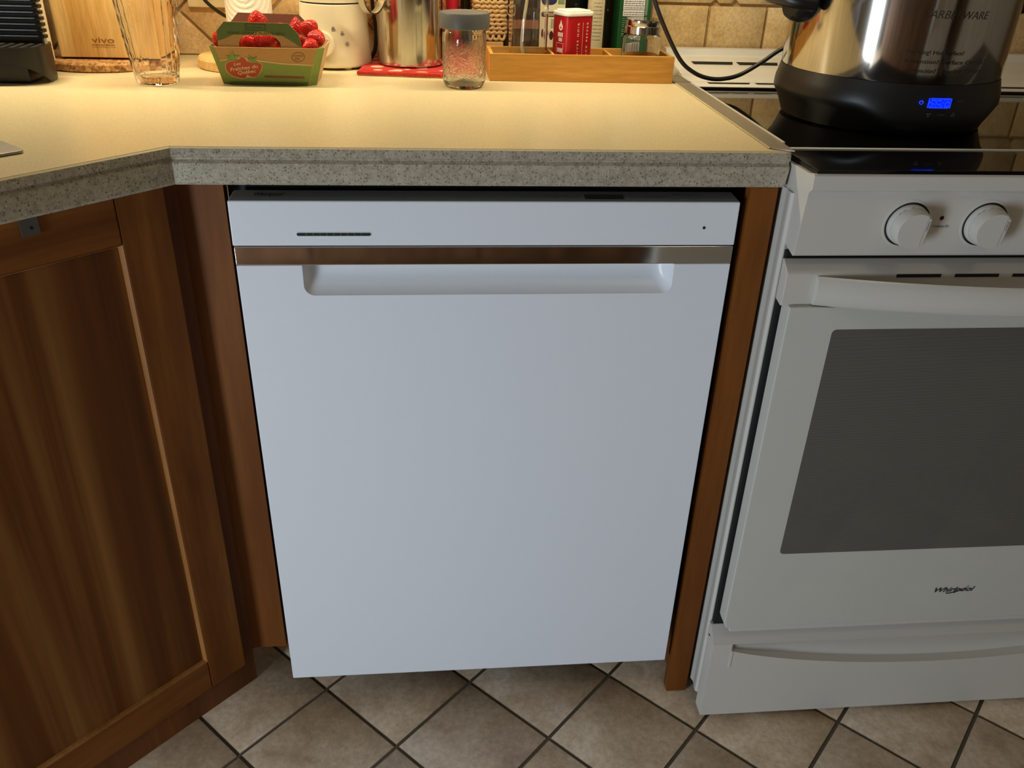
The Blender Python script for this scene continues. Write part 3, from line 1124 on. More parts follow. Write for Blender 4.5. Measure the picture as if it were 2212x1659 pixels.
def build_stove():
    t = thing('stove', 'white electric stove with a black glass cooktop and front controls', 'stove', (1.035, 0.3, 0))
    # body
    MB().box(SX0 + 0.006, SX1 - 0.006, -0.024, 0.64, 0.03, 0.862).build('body', 'white_stove', t, smooth=0)
    MB().box(SX0 + 0.02, SX1 - 0.02, 0.0, 0.60, 0.0, 0.03).build('feet', 'black_plastic', t, smooth=0)
    for (xa, xb) in ((SX0, SX0 + 0.006), (SX1 - 0.006, SX1)):
        sp = MB()
        # ribbed side sheet: vertical beads near the front
        prof = []
        for y, o in ((0.63, 0), (0.060, 0), (0.052, 0.002), (0.046, 0.002), (0.038, 0), (0.030, 0.0), (0.024, 0.0018), (0.018, 0.0018), (0.012, 0), (0.006, 0), (0.000, 0.002), (-0.006, 0.002),
                     (-0.011, 0), (-0.020, 0), (-0.0235, 0.003)):
            prof.append((y, o))
        sgn = 1 if xa == SX0 else -1
        x0 = xa if sgn > 0 else xb
        n = len(prof)
        for z in (0.025, 0.869):
            sp.v += [(x0 + sgn * o, y, z) for y, o in prof]
            sp.v += [(x0 + sgn * (0.005), y, z) for y, o in prof]
        N2 = 2 * n
        for i in range(n - 1):
            sp.f.append((i, i + 1, N2 + i + 1, N2 + i))
            sp.f.append((n + i, N2 + n + i, N2 + n + i + 1, n + i + 1))
            sp.f.append((i, n + i, n + i + 1, i + 1))
            sp.f.append((N2 + i, N2 + i + 1, N2 + n + i + 1, N2 + n + i))
        sp.f.append((0, N2, N2 + n, n))
        sp.f.append((n - 1, n + n - 1, N2 + n + n - 1, N2 + n - 1))
        sp.build('side_panel', 'white_stove', t, smooth=40)
    # dark gap behind the door
    MB().box(SX0 + 0.004, SX1 - 0.004, -0.0325, -0.0245, 0.17, 0.800).build('door_seal', 'black_void', t, smooth=0)

    # storage drawer with the scooped pull
    dr = bpy.data.objects.new('drawer', None)
    COL.objects.link(dr)
    dr.parent = t
    yf = -0.058
    zt, zb = 0.1685, 0.0105
    def zc(x):
        u = (x - 1.0355) / 0.3485
        return 0.1545 - 0.0440 * max(0.0, 1 - u * u) ** 0.85
    xs = [0.687 + (1.384 - 0.687) * i / 48 for i in range(49)]
    m = MB()
    m.v, m.f = [], []
    fl = [(SX0, zb), (SX1, zb), (SX1, zt)] + [(1.384, zt)] + [(x, zc(x)) for x in xs[::-1]] + [(0.687, zt), (SX0, zt)]
    m.extrude([fl], lambda u, v: (u, yf, v), (0, 0.026, 0))
    m.build('front', 'white_stove', dr, bevel=0.0)
    sc = MB()
    n = len(xs)
    rows = []
    for k in range(7):
        f = k / 6
        row = []
        for x in xs:
            dep = 0.016 * min(1.0, (zt - zc(x)) / 0.035)
            z = zt + (zc(x) - 0.002 - zt) * f
            y = yf + 0.001 + dep * (math.sin(f * PI * 0.62) if f < 0.99 else 0.93)
            row.append((x, y, z))
        rows.append(row)
    for r in rows:
        sc.v += r
    for k in range(6):
        for i in range(n - 1):
            sc.f.append((k * n + i, k * n + i + 1, (k + 1) * n + i + 1, (k + 1) * n + i))
    sc.build('pull_recess', 'white_stove', dr, smooth=60)
    tp = MB().extrude([[(yf, zt - 0.0002), (-0.034, zt + 0.020), (-0.026, zt + 0.020), (-0.026, zt - 0.012), (yf + 0.020, zt - 0.0002)]], lambda u, v: (SX0, u, v), (SX1 - SX0, 0, 0))
    tp.build('top_slope', 'white_stove', dr, smooth=0)
    MB().box(0.6865, 0.6905, yf - 0.0009, yf + 0.001, 0.1195, 0.1530).build('end_ridge', 'white_stove', dr, bevel=0.0004)

    # oven door
    d = bpy.data.objects.new('oven_door', None)
    COL.objects.link(d)
    d.parent = t
    dx0, dx1 = 0.6655, 1.4055
    dz0, dz1 = 0.2045, 0.7385
    ydf = -0.060
    fr = MB()
    fr.extrude([[(dx0 + 0.004, dz0), (dx1 - 0.004, dz0), (dx1, dz0 + 0.012), (dx1, dz1), (dx0, dz1), (dx0, dz0 + 0.012)]],
               lambda u, v: (u, ydf, v), (0, 0.025, 0))
    fr.build('glass_front', 'white_stove_glass', d, bevel=0.002, seg=2)
    MB().box(dx0 + 0.012, dx1 - 0.012, ydf + 0.003, -0.036, 0.1945, 0.2040).build('bottom_trim', 'white_stove', d, bevel=0.001)
    # dark window
    w = arc(0.7265 + 0.006, 0.349 + 0.006, 0.006, 180, 270, 4) + [(1.3445, 0.349), (1.3445, 0.708)] + arc(0.7265 + 0.006, 0.708 - 0.006, 0.006, 90, 180, 4)
    MB().extrude([w], lambda u, v: (u, ydf - 0.0005, v), (0, 0.0006, 0)).build('window', 'oven_glass', d, smooth=0)
    # logo
    lettering('logo', 'Whirlpool', 0.0088, lambda u, v: (0.9870 + u, ydf - 0.0008, 0.2625 + v), 'dark_print', d, width=0.064, shear=0.35, bold=0.028)
    sw = MB()
    A, B = arc(0, 0, 0.0185, 190, 395, 24, 0.0052), arc(0.0008, 0.0005, 0.0172, 190, 395, 24, 0.0040)
    rot = lambda p: (1.022 + p[0] * 0.94 - p[1] * 0.34, ydf - 0.0009, 0.2665 + p[0] * 0.34 + p[1] * 0.94)
    q = len(A)
    sw.v = [rot(p) for p in A] + [rot(p) for p in B]
    sw.f = [(i, i + 1, q + i + 1, q + i) for i in range(q - 1)]
    sw.build('logo_swirl', 'dark_print', d, smooth=0)
    # top rail with end caps and the bowed handle
    cap = MB()
    prof = [(-0.033, 0.740), (-0.050, 0.7365), (-0.0535, 0.7395), (-0.0535, 0.779), (-0.050, 0.783), (-0.036, 0.7925), (-0.033, 0.7925)]
    cap.extrude([prof], lambda u, v: (SX0, u, v), (SX1 - SX0, 0, 0))
    cap.build('top_rail', 'white_stove', d, bevel=0.0012)
    for x0, x1 in ((0.795, 0.852), (0.870, 0.927), (0.945, 1.002), (1.02, 1.077), (1.095, 1.152), (1.17, 1.227)):
        MB().box(x0, x1, -0.0541, -0.0530, 0.7745, 0.7785).build('vent_slot', 'black_void', d, smooth=0)
    hb = MB()
    hx0, hx1 = 0.695, 1.375
    hp = [(0.0, -0.0165), (0.0075, -0.0190), (0.0125, -0.014), (0.0140, 0.0), (0.0125, 0.0135), (0.0075, 0.0185), (0.0, 0.0160)]
    NX = 40
    k = len(hp)
    for i in range(NX + 1):
        x = hx0 + (hx1 - hx0) * i / NX
        u = (x - 1.035) / 0.34
        out = 0.052 + 0.046 * (1 - u * u)
        zz = 0.7585
        for dy, dz in hp:
            hb.v.append((x, -out - dy + 0.004, zz + dz))
    for i in range(NX):
        for j in range(k):
            j2 = (j + 1) % k
            hb.f.append((i * k + j, i * k + j2, (i + 1) * k + j2, (i + 1) * k + j))
    hb.f.append(tuple(range(k)))
    hb.f.append(tuple(range(NX * k, NX * k + k)))
    hb.build('handle', 'white_stove', d, smooth=40)

    # control panel
    cp = MB()
    # profile (y, z) from the lip down; the sheet leans back towards the bottom
    prof = [(0.02, 0.8985), (-0.050, 0.9005), (-0.0635, 0.9035), (-0.0665, 0.9010), (-0.0670, 0.8865), (-0.0655, 0.8840), (-0.0615, 0.8825), (-0.0590, 0.8790), (-0.0525, 0.8045), (-0.0500, 0.8010), (-0.028, 0.8065), (0.02, 0.812)]
    cp.extrude([prof], lambda u, v: (SX0 + 0.003, u, v), (SX1 - SX0 - 0.006, 0, 0))
    panel = cp.build('control_panel', 'white_stove', t, bevel=0.0009)
    # panel surface frame
    p0 = Vector((0, -0.0590, 0.8790)); p1 = Vector((0, -0.0525, 0.8045))
    ax = (p0 - p1).normalized()
    nr = Vector((0, -ax.z, ax.y))

    def onp(x, z, out=0.0):
        f = (z - p1.z) / (p0.z - p1.z)
        q = p1 + (p0 - p1) * f + nr * out
        return Vector((x, q.y, q.z))

    def knob(cx, cz):
        k = bpy.data.objects.new('knob', None)
        COL.objects.link(k)
        k.parent = t
        c0 = onp(cx, cz)
        X = Vector((1, 0, 0))

        def km(u, v, h):
            u, v = u * 0.90, v * 0.90
            return tuple(c0 + X * u + ax * v + nr * h)
        dish = MB()
        n = 40
        for r, h in ((0.0335, 0.0002), (0.031, 0.0012), (0.0290, 0.0004), (0.0283, 0.0003)):
            dish.v += [km(r * math.cos(2 * PI * i / n), r * math.sin(2 * PI * i / n), h) for i in range(n)]
        for s in range(3):
            for i in range(n):
                j = (i + 1) % n
                dish.f.append((s * n + i, s * n + j, (s + 1) * n + j, (s + 1) * n + i))
        dish.build('dish', 'white_stove', k, smooth=60)
        gp = MB()
        for r in (0.0300, 0.0278):
            gp.v += [km(r * math.cos(2 * PI * i / n), r * math.sin(2 * PI * i / n), 0.0014) for i in range(n)]
        gp.f = [(i, (i + 1) % n, n + (i + 1) % n, n + i) for i in range(n)]
        gp.build('gap', 'black_void', k, smooth=0)  # black ring paints the shade between skirt and dish
        skirt = MB()
        for r, h in ((0.0275, 0.0004), (0.0272, 0.0065), (0.0262, 0.0085), (0.0, 0.0085)):
            if r == 0:
                break
            skirt.v += [km(r * math.cos(2 * PI * i / n), r * math.sin(2 * PI * i / n), h) for i in range(n)]
        for s in range(2):
            for i in range(n):
                j = (i + 1) % n
                skirt.f.append((s * n + i, s * n + j, (s + 1) * n + j, (s + 1) * n + i))
        skirt.f.append(tuple(range(2 * n, 3 * n)))
        skirt.build('skirt', 'white_stove', k, smooth=40)
        # D-shaped grip, its flat to the right and leaning a little
        th = math.radians(-2)
        arcp = arc(0, 0, 0.0255, 62, 298, 20)
        g = MB()
        lv = []
        for sc_, h in ((1.0, 0.0086), (0.985, 0.0200), (0.93, 0.0235)):
            row = []
            for u, v in arcp:
                a, b = u * sc_, v * sc_
                a, b = a * math.cos(th) - b * math.sin(th), a * math.sin(th) + b * math.cos(th)
                row.append(km(a, b, h))
            lv.append(row)
        m_ = len(arcp)
        for r_ in lv:
            g.v += r_
        for s in range(2):
            for i in range(m_):
                j = (i + 1) % m_
                g.f.append((s * m_ + i, s * m_ + j, (s + 1) * m_ + j, (s + 1) * m_ + i))
        g.f.append(tuple(range(2 * m_, 3 * m_)))
        g.build('grip', 'white_stove', k, bevel=0.0)
        # raised flat rib with the indicator line
        rb = MB()
        def kr(u, v, h):
            return km(u * math.cos(th) - v * math.sin(th), u * math.sin(th) + v * math.cos(th), h)
        rb.v = [kr(u, v, h) for u, v, h in ((0.0105, -0.0235, 0.0086), (0.0225, -0.0175, 0.0086), (0.0225, 0.0175, 0.0086), (0.0105, 0.0235, 0.0086),
                                           (0.0085, -0.0215, 0.0235), (0.0165, -0.0170, 0.0235), (0.0165, 0.0170, 0.0235), (0.0085, 0.0215, 0.0235))]
        rb.f = [(0, 3, 2, 1), (4, 5, 6, 7), (0, 1, 5, 4), (1, 2, 6, 5), (2, 3, 7, 6), (3, 0, 4, 7)]
        rb.build('rib', 'white_stove', k, bevel=0.0016)
        ln = MB()
        ln.v = [kr(0.0122, 0.002, 0.0240), (kr(0.0132, 0.002, 0.0240)), kr(0.0132, 0.0150, 0.0240), kr(0.0122, 0.0150, 0.0240)]
        ln.f = [(0, 1, 2, 3)]
        ln.build('indicator', 'grey_print', k, smooth=0)
        mk = MB()
        for a0 in (118, 132, 95):
            A, B = arc(0, 0, 0.0268, a0, a0 + 9, 4), arc(0, 0, 0.0260, a0, a0 + 9, 4)
            s0 = len(mk.v)
            mk.v += [km(u, v, 0.0088) for u, v in A + B]
            mk.f += [(s0 + i, s0 + i + 1, s0 + 6 + i, s0 + 5 + i) for i in range(4)]
        mk.build('scale_marks', 'grey_print', k, smooth=0)

    knob(0.7890, 0.8425)
    knob(0.8855, 0.8425)
    ld = MB()
    ld.v = [tuple(onp(0.8300 + u, 0.8500 + v, 0.0006)) for u, v in arc(0, 0, 0.0025, 0, 345, 23)]
    ld.f = [tuple(range(24))]
    ld.build('indicator_light', 'dot_red', t, smooth=0)
    lettering('panel_print', 'Cooktop On', 0.0032, lambda u, v: tuple(onp(0.8320 + u, 0.8385 + v, 0.0004)), 'dark_print', t, width=0.0200, shear=0.2, align='CENTER')

    # black glass: main plate, metal line, front plate
    g = MB()
    gx0, gx1 = 0.6635, SX1 - 0.004
    def slab(y0, y1, th=0.005, z_off=0.0):
        g2 = MB()
        g2.v = [(gx0, y0, gz(y0) - th), (gx1, y0, gz(y0) - th), (gx1, y1, gz(y1) - th), (gx0, y1, gz(y1) - th),
                (gx0, y0, gz(y0)), (gx1, y0, gz(y0)), (gx1, y1, gz(y1)), (gx0, y1, gz(y1))]
        g2.f = [(0, 3, 2, 1), (4, 5, 6, 7), (0, 1, 5, 4), (1, 2, 6, 5), (2, 3, 7, 6), (3, 0, 4, 7)]
        return g2
    slab(0.0425, 0.47).build('cooktop_glass', 'black_gloss', t, smooth=0)
    slab(-0.0640, 0.0350).build('front_glass', 'black_gloss', t, bevel=0.001)
    ln = MB()
    ln.v = [(gx0 - 0.002, 0.0355, gz(0.03) - 0.004), (gx1, 0.0355, gz(0.03) - 0.004), (gx1, 0.042, gz(0.03) - 0.004), (gx0 - 0.002, 0.042, gz(0.03) - 0.004),
            (gx0 - 0.002, 0.0355, gz(0.03) + 0.0012), (gx1, 0.0355, gz(0.03) + 0.0012), (gx1, 0.042, gz(0.03) + 0.0012), (gx0 - 0.002, 0.042, gz(0.03) + 0.0012)]
    ln.f = [(0, 3, 2, 1), (4, 5, 6, 7), (0, 1, 5, 4), (1, 2, 6, 5), (2, 3, 7, 6), (3, 0, 4, 7)]
    ln.build('metal_line', 'white_enamel', t, bevel=0.0006)

    # ribbed vent trim along the back
    vp = [(0.4710, 0.9000), (0.4710, 0.9050), (0.4790, 0.9078), (0.4900, 0.9090), (0.5030, 0.9090), (0.5140, 0.9135), (0.5310, 0.9158), (0.5370, 0.9168),
          (0.5400, 0.9180), (0.5720, 0.9225), (0.5990, 0.9270), (0.6180, 0.9310), (0.6280, 0.9322), (0.6360, 0.9330), (0.6460, 0.9420), (0.6620, 0.9425), (0.6620, 0.9000)]
    vt = MB().extrude([vp], lambda u, v: (SX0 + 0.008, u, v), (SX1 - SX0 - 0.016, 0, 0)).build('vent_trim', 'trim_silver', t, smooth=18)
    MB().box(SX0 + 0.010, SX1 - 0.010, 0.4668, 0.4706, gz(0.469) + 0.0003, 0.9046).build('trim_riser', 'black_plastic', t, smooth=0)
    MB().box(SX0 + 0.010, SX1 - 0.010, 0.4440, 0.4460, gz(0.444) + 0.0002, gz(0.444) + 0.0009).build('mirrored_edge_line', 'alu', t, smooth=0)  # bright strip stands in for the trim edge mirrored in the glass
    for x0 in (0.702, 0.785, 0.868, 0.951, 1.034, 1.117, 1.20):
        for (ya, za, yb, zb_, w) in ((0.5815, 0.9246, 0.5945, 0.9267, 0.074), (0.4805, 0.9084, 0.4865, 0.9090, 0.072)):
            s_ = MB()
            s_.v = [(x0, ya, za), (x0 + w - 0.004, ya, za), (x0 + w, yb, zb_), (x0 - 0.002, yb, zb_)]
            s_.v += [(x, y, z + 0.0006) for x, y, z in s_.v]
            s_.f = [(0, 3, 2, 1), (4, 5, 6, 7), (0, 1, 5, 4), (1, 2, 6, 5), (2, 3, 7, 6), (3, 0, 4, 7)]
            s_.build('vent_slot', 'black_void', vt, smooth=0)


build_stove()


# ------------------------------------------------------------------ electric stock pot on the cooktop
PCX, PCY = 0.884, 0.25


def build_pot():
    zg = gz(PCY)
    t = thing('electric_pot', 'large stainless electric pot with black base and glowing blue display on the cooktop', 'pot', (PCX, PCY, zg))
    c = (PCX, PCY)
    R = 0.146
    MB().lathe([(0.144, 0.968), (R, 0.974), (R + 0.001, 1.10), (R + 0.002, 1.22), (R + 0.005, 1.228), (R + 0.003, 1.235), (R - 0.004, 1.233), (R - 0.005, 0.98), (0, 0.978)], 96, c).build('body', 'stainless', t, smooth=40)
    # lid
    MB().lathe([(R + 0.004, 1.236), (R + 0.002, 1.240), (0.11, 1.252), (0.05, 1.260), (0, 1.262)], 64, c).build('lid', 'stainless', t, smooth=40)
    # base skirt: lower edge dips round the control panel
    sk = MB()
    n = 144
    zt = 0.9725
    rows = []
    def dip(a):
        a = math.degrees(a)
        a = (a + 180) % 360 - 180
        u = (a - 5) / 46
        f = 0.0 if abs(u) >= 1 else (0.5 + 0.5 * math.cos(PI * max(0.0, (abs(u) - 0.42) / 0.58)))
        return 0.9335 - 0.0185 * f
    for kk in range(7):
        row = []
        for i in range(n):
            a = 2 * PI * i / n
            zb = dip(a)
            f = kk / 6
            z = zt + (zb - zt) * f
            r = 0.1462 + 0.0055 * min(1, f * 1.8)
            if kk == 6:
                r -= 0.0035
            row.append((c[0] + r * math.sin(a), c[1] - r * math.cos(a), z))
        rows.append(row)
    for kk in range(3):     # underside tucks in
        row = []
        for i in range(n):
            a = 2 * PI * i / n
            zb = dip(a)
            r = (0.1455, 0.1400, 0.1360)[kk]
            z = (zb - 0.003, max(0.9085, zb - 0.016), 0.9070)[kk]
            row.append((c[0] + r * math.sin(a), c[1] - r * math.cos(a), z))
        rows.append(row)
    for r in rows:
        sk.v += r
    for kk in range(len(rows) - 1):
        for i in range(n):
            j = (i + 1) % n
            sk.f.append((kk * n + i, kk * n + j, (kk + 1) * n + j, (kk + 1) * n + i))
    sk.f.append(tuple(range((len(rows) - 1) * n, len(rows) * n)))
    base = sk.build('base', 'black_plastic', t, smooth=50)
    for a in (-62, -8, 60, 150, 215):
        a = math.radians(a)
        x, y = c[0] + 0.118 * math.sin(a), c[1] - 0.118 * math.cos(a)
        MB().lathe([(0, gz(y) + 0.0004), (0.013, gz(y) + 0.0004), (0.014, 0.9080), (0, 0.9080)], 20, (x, y)).build('foot', 'black_plastic', t)

    def on(R_, adeg, z, out=0.0005):
        a = math.radians(adeg)
        return (c[0] + (R_ + out) * math.sin(a), c[1] - (R_ + out) * math.cos(a), z)
    def cylmap(R_, a0, z0, out=0.0005):
        return lambda u, v: on(R_, a0 + math.degrees(u / R_), z0 + v, out)
    RB = 0.1517
    # display window
    d = MB()
    for z in (0.9458, 0.9568):
        pass
    aa = [-5.6 + 11.4 * i / 10 for i in range(11)]
    rr = 0.9
    for i, a in enumerate(aa):
        e = 0.0013 if i in (0, 10) else 0.0
        d.v += [on(RB, a, 0.9458 + e, 0.0008), on(RB, a, 0.9570 - e, 0.0008)]
    d.f = [(2 * i, 2 * i + 2, 2 * i + 3, 2 * i + 1) for i in range(10)]
    d.build('display', 'lcd_blue', base, smooth=0)
    fr = MB()
    pts = [on(RB, a, 0.9456, 0.0006) for a in aa] + [on(RB, a, 0.9572, 0.0006) for a in aa[::-1]]
    fr.tube(pts, 0.0005, 6, closed=True)
    fr.build('display_rim', 'led_blue', base)
    pw = MB()
    ring = [on(RB, -9.0 + math.degrees(0.0022 * math.sin(math.radians(q)) / RB), 0.9520 + 0.0024 * math.cos(math.radians(q)), 0.0006) for q in range(35, 326, 15)]
    pw.tube(ring, 0.00045, 6)
    pw.tube([on(RB, -9.0, 0.9522, 0.0006), on(RB, -9.0, 0.9548, 0.0006)], 0.00045, 6)
    pw.build('power_symbol', 'led_blue', base)
    for a, s in ((-4.2, -1), (8.7, 1)):
        tr = MB()
        q3 = [(math.sin(math.radians(q)), s * math.cos(math.radians(q))) for q in (0, 120, 240)]
        tr.v = [on(RB, a + math.degrees(0.0036 * u * k / RB), 0.9368 + 0.0034 * v * k, 0.0006) for k in (1.0, 0.62) for u, v in q3]
        tr.f = [(0, 1, 4, 3), (1, 2, 5, 4), (2, 0, 3, 5)]
        tr.build('arrow_key', 'grey_print', base, smooth=0)
    lettering('panel_print', 'timer', 0.0030, cylmap(RB, 0.2, 0.9360, 0.0008), 'dark_lcd', base, width=0.011)
    lettering('panel_print', 'temp', 0.0030, cylmap(RB, 8.9, 0.9530, 0.0008), 'dark_lcd', base, width=0.010)
    # stamped lettering on the steel
    RS = R + 0.0004
    lettering('stamped_name', 'FARBERWARE', 0.0095, cylmap(RS, -16.5, 1.0505), 'stamp', t, width=0.083, shear=0.2)
    lettering('stamped_warning', 'Warning! Hot Surface!', 0.0052, cylmap(RS, -21.5, 1.0085), 'stamp', t, width=0.074)
    lettering('stamped_warning', 'Attention! Surface Chaude!', 0.0052, cylmap(RS, -21.0, 0.9975), 'stamp', t, width=0.112)
    lettering('stamped_warning', 'Atención! Superficie Caliente', 0.0052, cylmap(RS, -18.5, 0.9865), 'stamp', t, width=0.104)

    # side handles: oval mount with an outward loop grip
    for adeg in (-84, 96):
        h = bpy.data.objects.new('handle', None)
        COL.objects.link(h)
        h.parent = t
        a = math.radians(adeg)
        rad = Vector((math.sin(a), -math.cos(a), 0))
        tan = Vector((math.cos(a), math.sin(a), 0))
        up = Vector((0, 0, 1))
        cc = Vector((c[0], c[1], 1.060)) + rad * (R - 0.004)
        m = MB()
        n = 32
        for k, (so, o) in enumerate(((1.0, 0.0), (1.0, 0.012), (0.93, 0.020), (0.80, 0.026))):
            for i in range(n):
                q = 2 * PI * i / n
                tt, vv = 0.034 * so * math.cos(q), 0.030 * so * math.sin(q)
                sag = math.sqrt(max(R * R - tt * tt, 0)) - R
                m.v.append(tuple(cc + tan * tt + up * vv + rad * (o + sag)))
        for s in range(3):
            for i in range(n):
                j = (i + 1) % n
                m.f.append((s * n + i, s * n + j, (s + 1) * n + j, (s + 1) * n + i))
        m.f.append(tuple(range(3 * n, 4 * n)))
        m.build('mount', 'black_plastic', h, smooth=50)
        pts = []
        for q in range(0, 181, 12):
            qq = math.radians(q)
            pts.append(tuple(cc + tan * 0.036 * math.cos(qq) + rad * (0.010 + 0.040 * math.sin(qq) ** 0.8) + up * (-0.004 + 0.006 * math.sin(qq))))
        m = MB()
        m.tube(pts, 0.0095, 14)
        m.build('grip', 'black_plastic', h, smooth=60)

    # its power cord hanging across the stove's back corner
    pts = [(0.548, 0.664, 1.215), (0.552, 0.625, 1.205), (0.560, 0.54, 1.160), (0.575, 0.475, 1.100), (0.586, 0.455, 1.040), (0.6109, 0.45, 0.990), (0.6389, 0.45, 0.9487), (0.664, 0.45, 0.930), (0.6889, 0.447, 0.9220), (0.715, 0.447, 0.9218),
           (0.7426, 0.45, 0.9285), (0.775, 0.45, 0.948), (0.8056, 0.45, 0.9690), (0.845, 0.440, 0.985), (0.884, 0.415, 0.975), (0.888, 0.408, 0.950)]
    k = MB()
    k.tube(spline(pts, 8), 0.0034, 10)
    tag(k.build('power_cord', 'black_cable', None, org=(0.69, 0.45, 0.92)), 'black power cord hanging in a curve beside the electric pot', 'cord')


plain('stamp', srgb(112, 106, 100), 0.30, 1.0)
plain('dark_lcd', srgb(84, 84, 98), 0.5)
build_pot()


# ------------------------------------------------------------------ things on the counter
ZK = ZT      # objects stand here


def build_espresso():
    t = thing('espresso_machine', 'black espresso machine with a finned body at the left edge', 'coffee machine', (-0.38, 0.42, ZK))
    # finned body
    b = MB()
    b.extrude([[(-0.60, 0.424), (-0.334, 0.424), (-0.334, 0.432), (-0.402, 0.432), (-0.402, 0.60), (-0.60, 0.60)]], lambda u, v: (u, v, ZK + 0.001), (0, 0, 0.287))
    body = b.build('body', 'black_plastic', t, bevel=0.004)
    z = 0.966
    while z < 1.20:
        f = MB()
        # front fin wrapping round the right-hand side
        y0, y1 = 0.4185, 0.4245
        f.extrude([[(-0.60, y0), (-0.338, y0), (-0.3305, y0 + 0.004), (-0.3290, y0 + 0.010), (-0.3290, 0.433), (-0.3345, 0.433), (-0.3345, y1), (-0.60, y1)]],
                  lambda u, v: (u, v, z + 0.0052), (0, 0, -0.0052))
        f.build('fin', 'black_shiny', t, bevel=0.0010)
        z += 0.0082
    # drip tray base: rounded front, arched skirt
    out = [(-0.560, 0.380), (-0.470, 0.352), (-0.400, 0.343), (-0.358, 0.344), (-0.334, 0.350), (-0.320, 0.361), (-0.3145, 0.378), (-0.3165, 0.404), (-0.324, 0.422)]
    pts = spline([(x, y, 0) for x, y in out], 6)
    n = len(pts)
    m = MB()
    th = 0.0030
    top = 0.9625
    L = Lr = 0.0
    tot = sum(math.dist(pts[i], pts[i + 1]) for i in range(n - 1))
    for i, p in enumerate(pts):
        if i:
            L += math.dist(pts[i - 1], p)
        f = L / tot
        if p[0] > -0.362:
            Lr = Lr + (math.dist(pts[i - 1], p) if i else 0)
        zb = 0.943 - (0.943 - (ZK + 0.003)) * min(1.0, Lr / 0.062) ** 1.8
        q = pts[min(i + 1, n - 1)]
        r = pts[max(i - 1, 0)]
        d = Vector((q[0] - r[0], q[1] - r[1], 0)).normalized()
        nn = Vector((-d.y, d.x, 0))
        pi = Vector(p) + nn * th
        m.v += [(p[0], p[1], zb), (p[0], p[1], top), (pi.x, pi.y, top), (pi.x, pi.y, zb)]
    for i in range(n - 1):
        for j in range(4):
            k = (j + 1) % 4
            m.f.append((4 * i + j, 4 * i + k, 4 * i + 4 + k, 4 * i + 4 + j))
    m.f += [(0, 1, 2, 3), (4 * n - 4, 4 * n - 3, 4 * n - 2, 4 * n - 1)]
    m.build('skirt', 'black_plastic', t, smooth=40)
    MB().box(-0.54, -0.338, 0.362, 0.423, ZK + 0.0005, 0.945).build('base', 'black_plastic', t, bevel=0.004)
    g = MB()
    gp = [(p[0] - 0.0006, p[1] + 0.003) for p in pts[:-4]] + [(-0.323, 0.417), (-0.55, 0.417)]
    MB().extrude([gp], lambda u, v: (u, v, 0.9605), (0, 0, -0.003)).build('drip_tray', 'stainless_polished', t, smooth=0)
    for i in range(9):
        x = -0.440 + 0.0135 * i
        MB().box(x, x + 0.005, 0.362, 0.406, 0.9604, 0.9612).build('tray_slot', 'black_void', t, smooth=0)


plain('black_shiny', srgb(24, 22, 20), 0.16)
build_espresso()


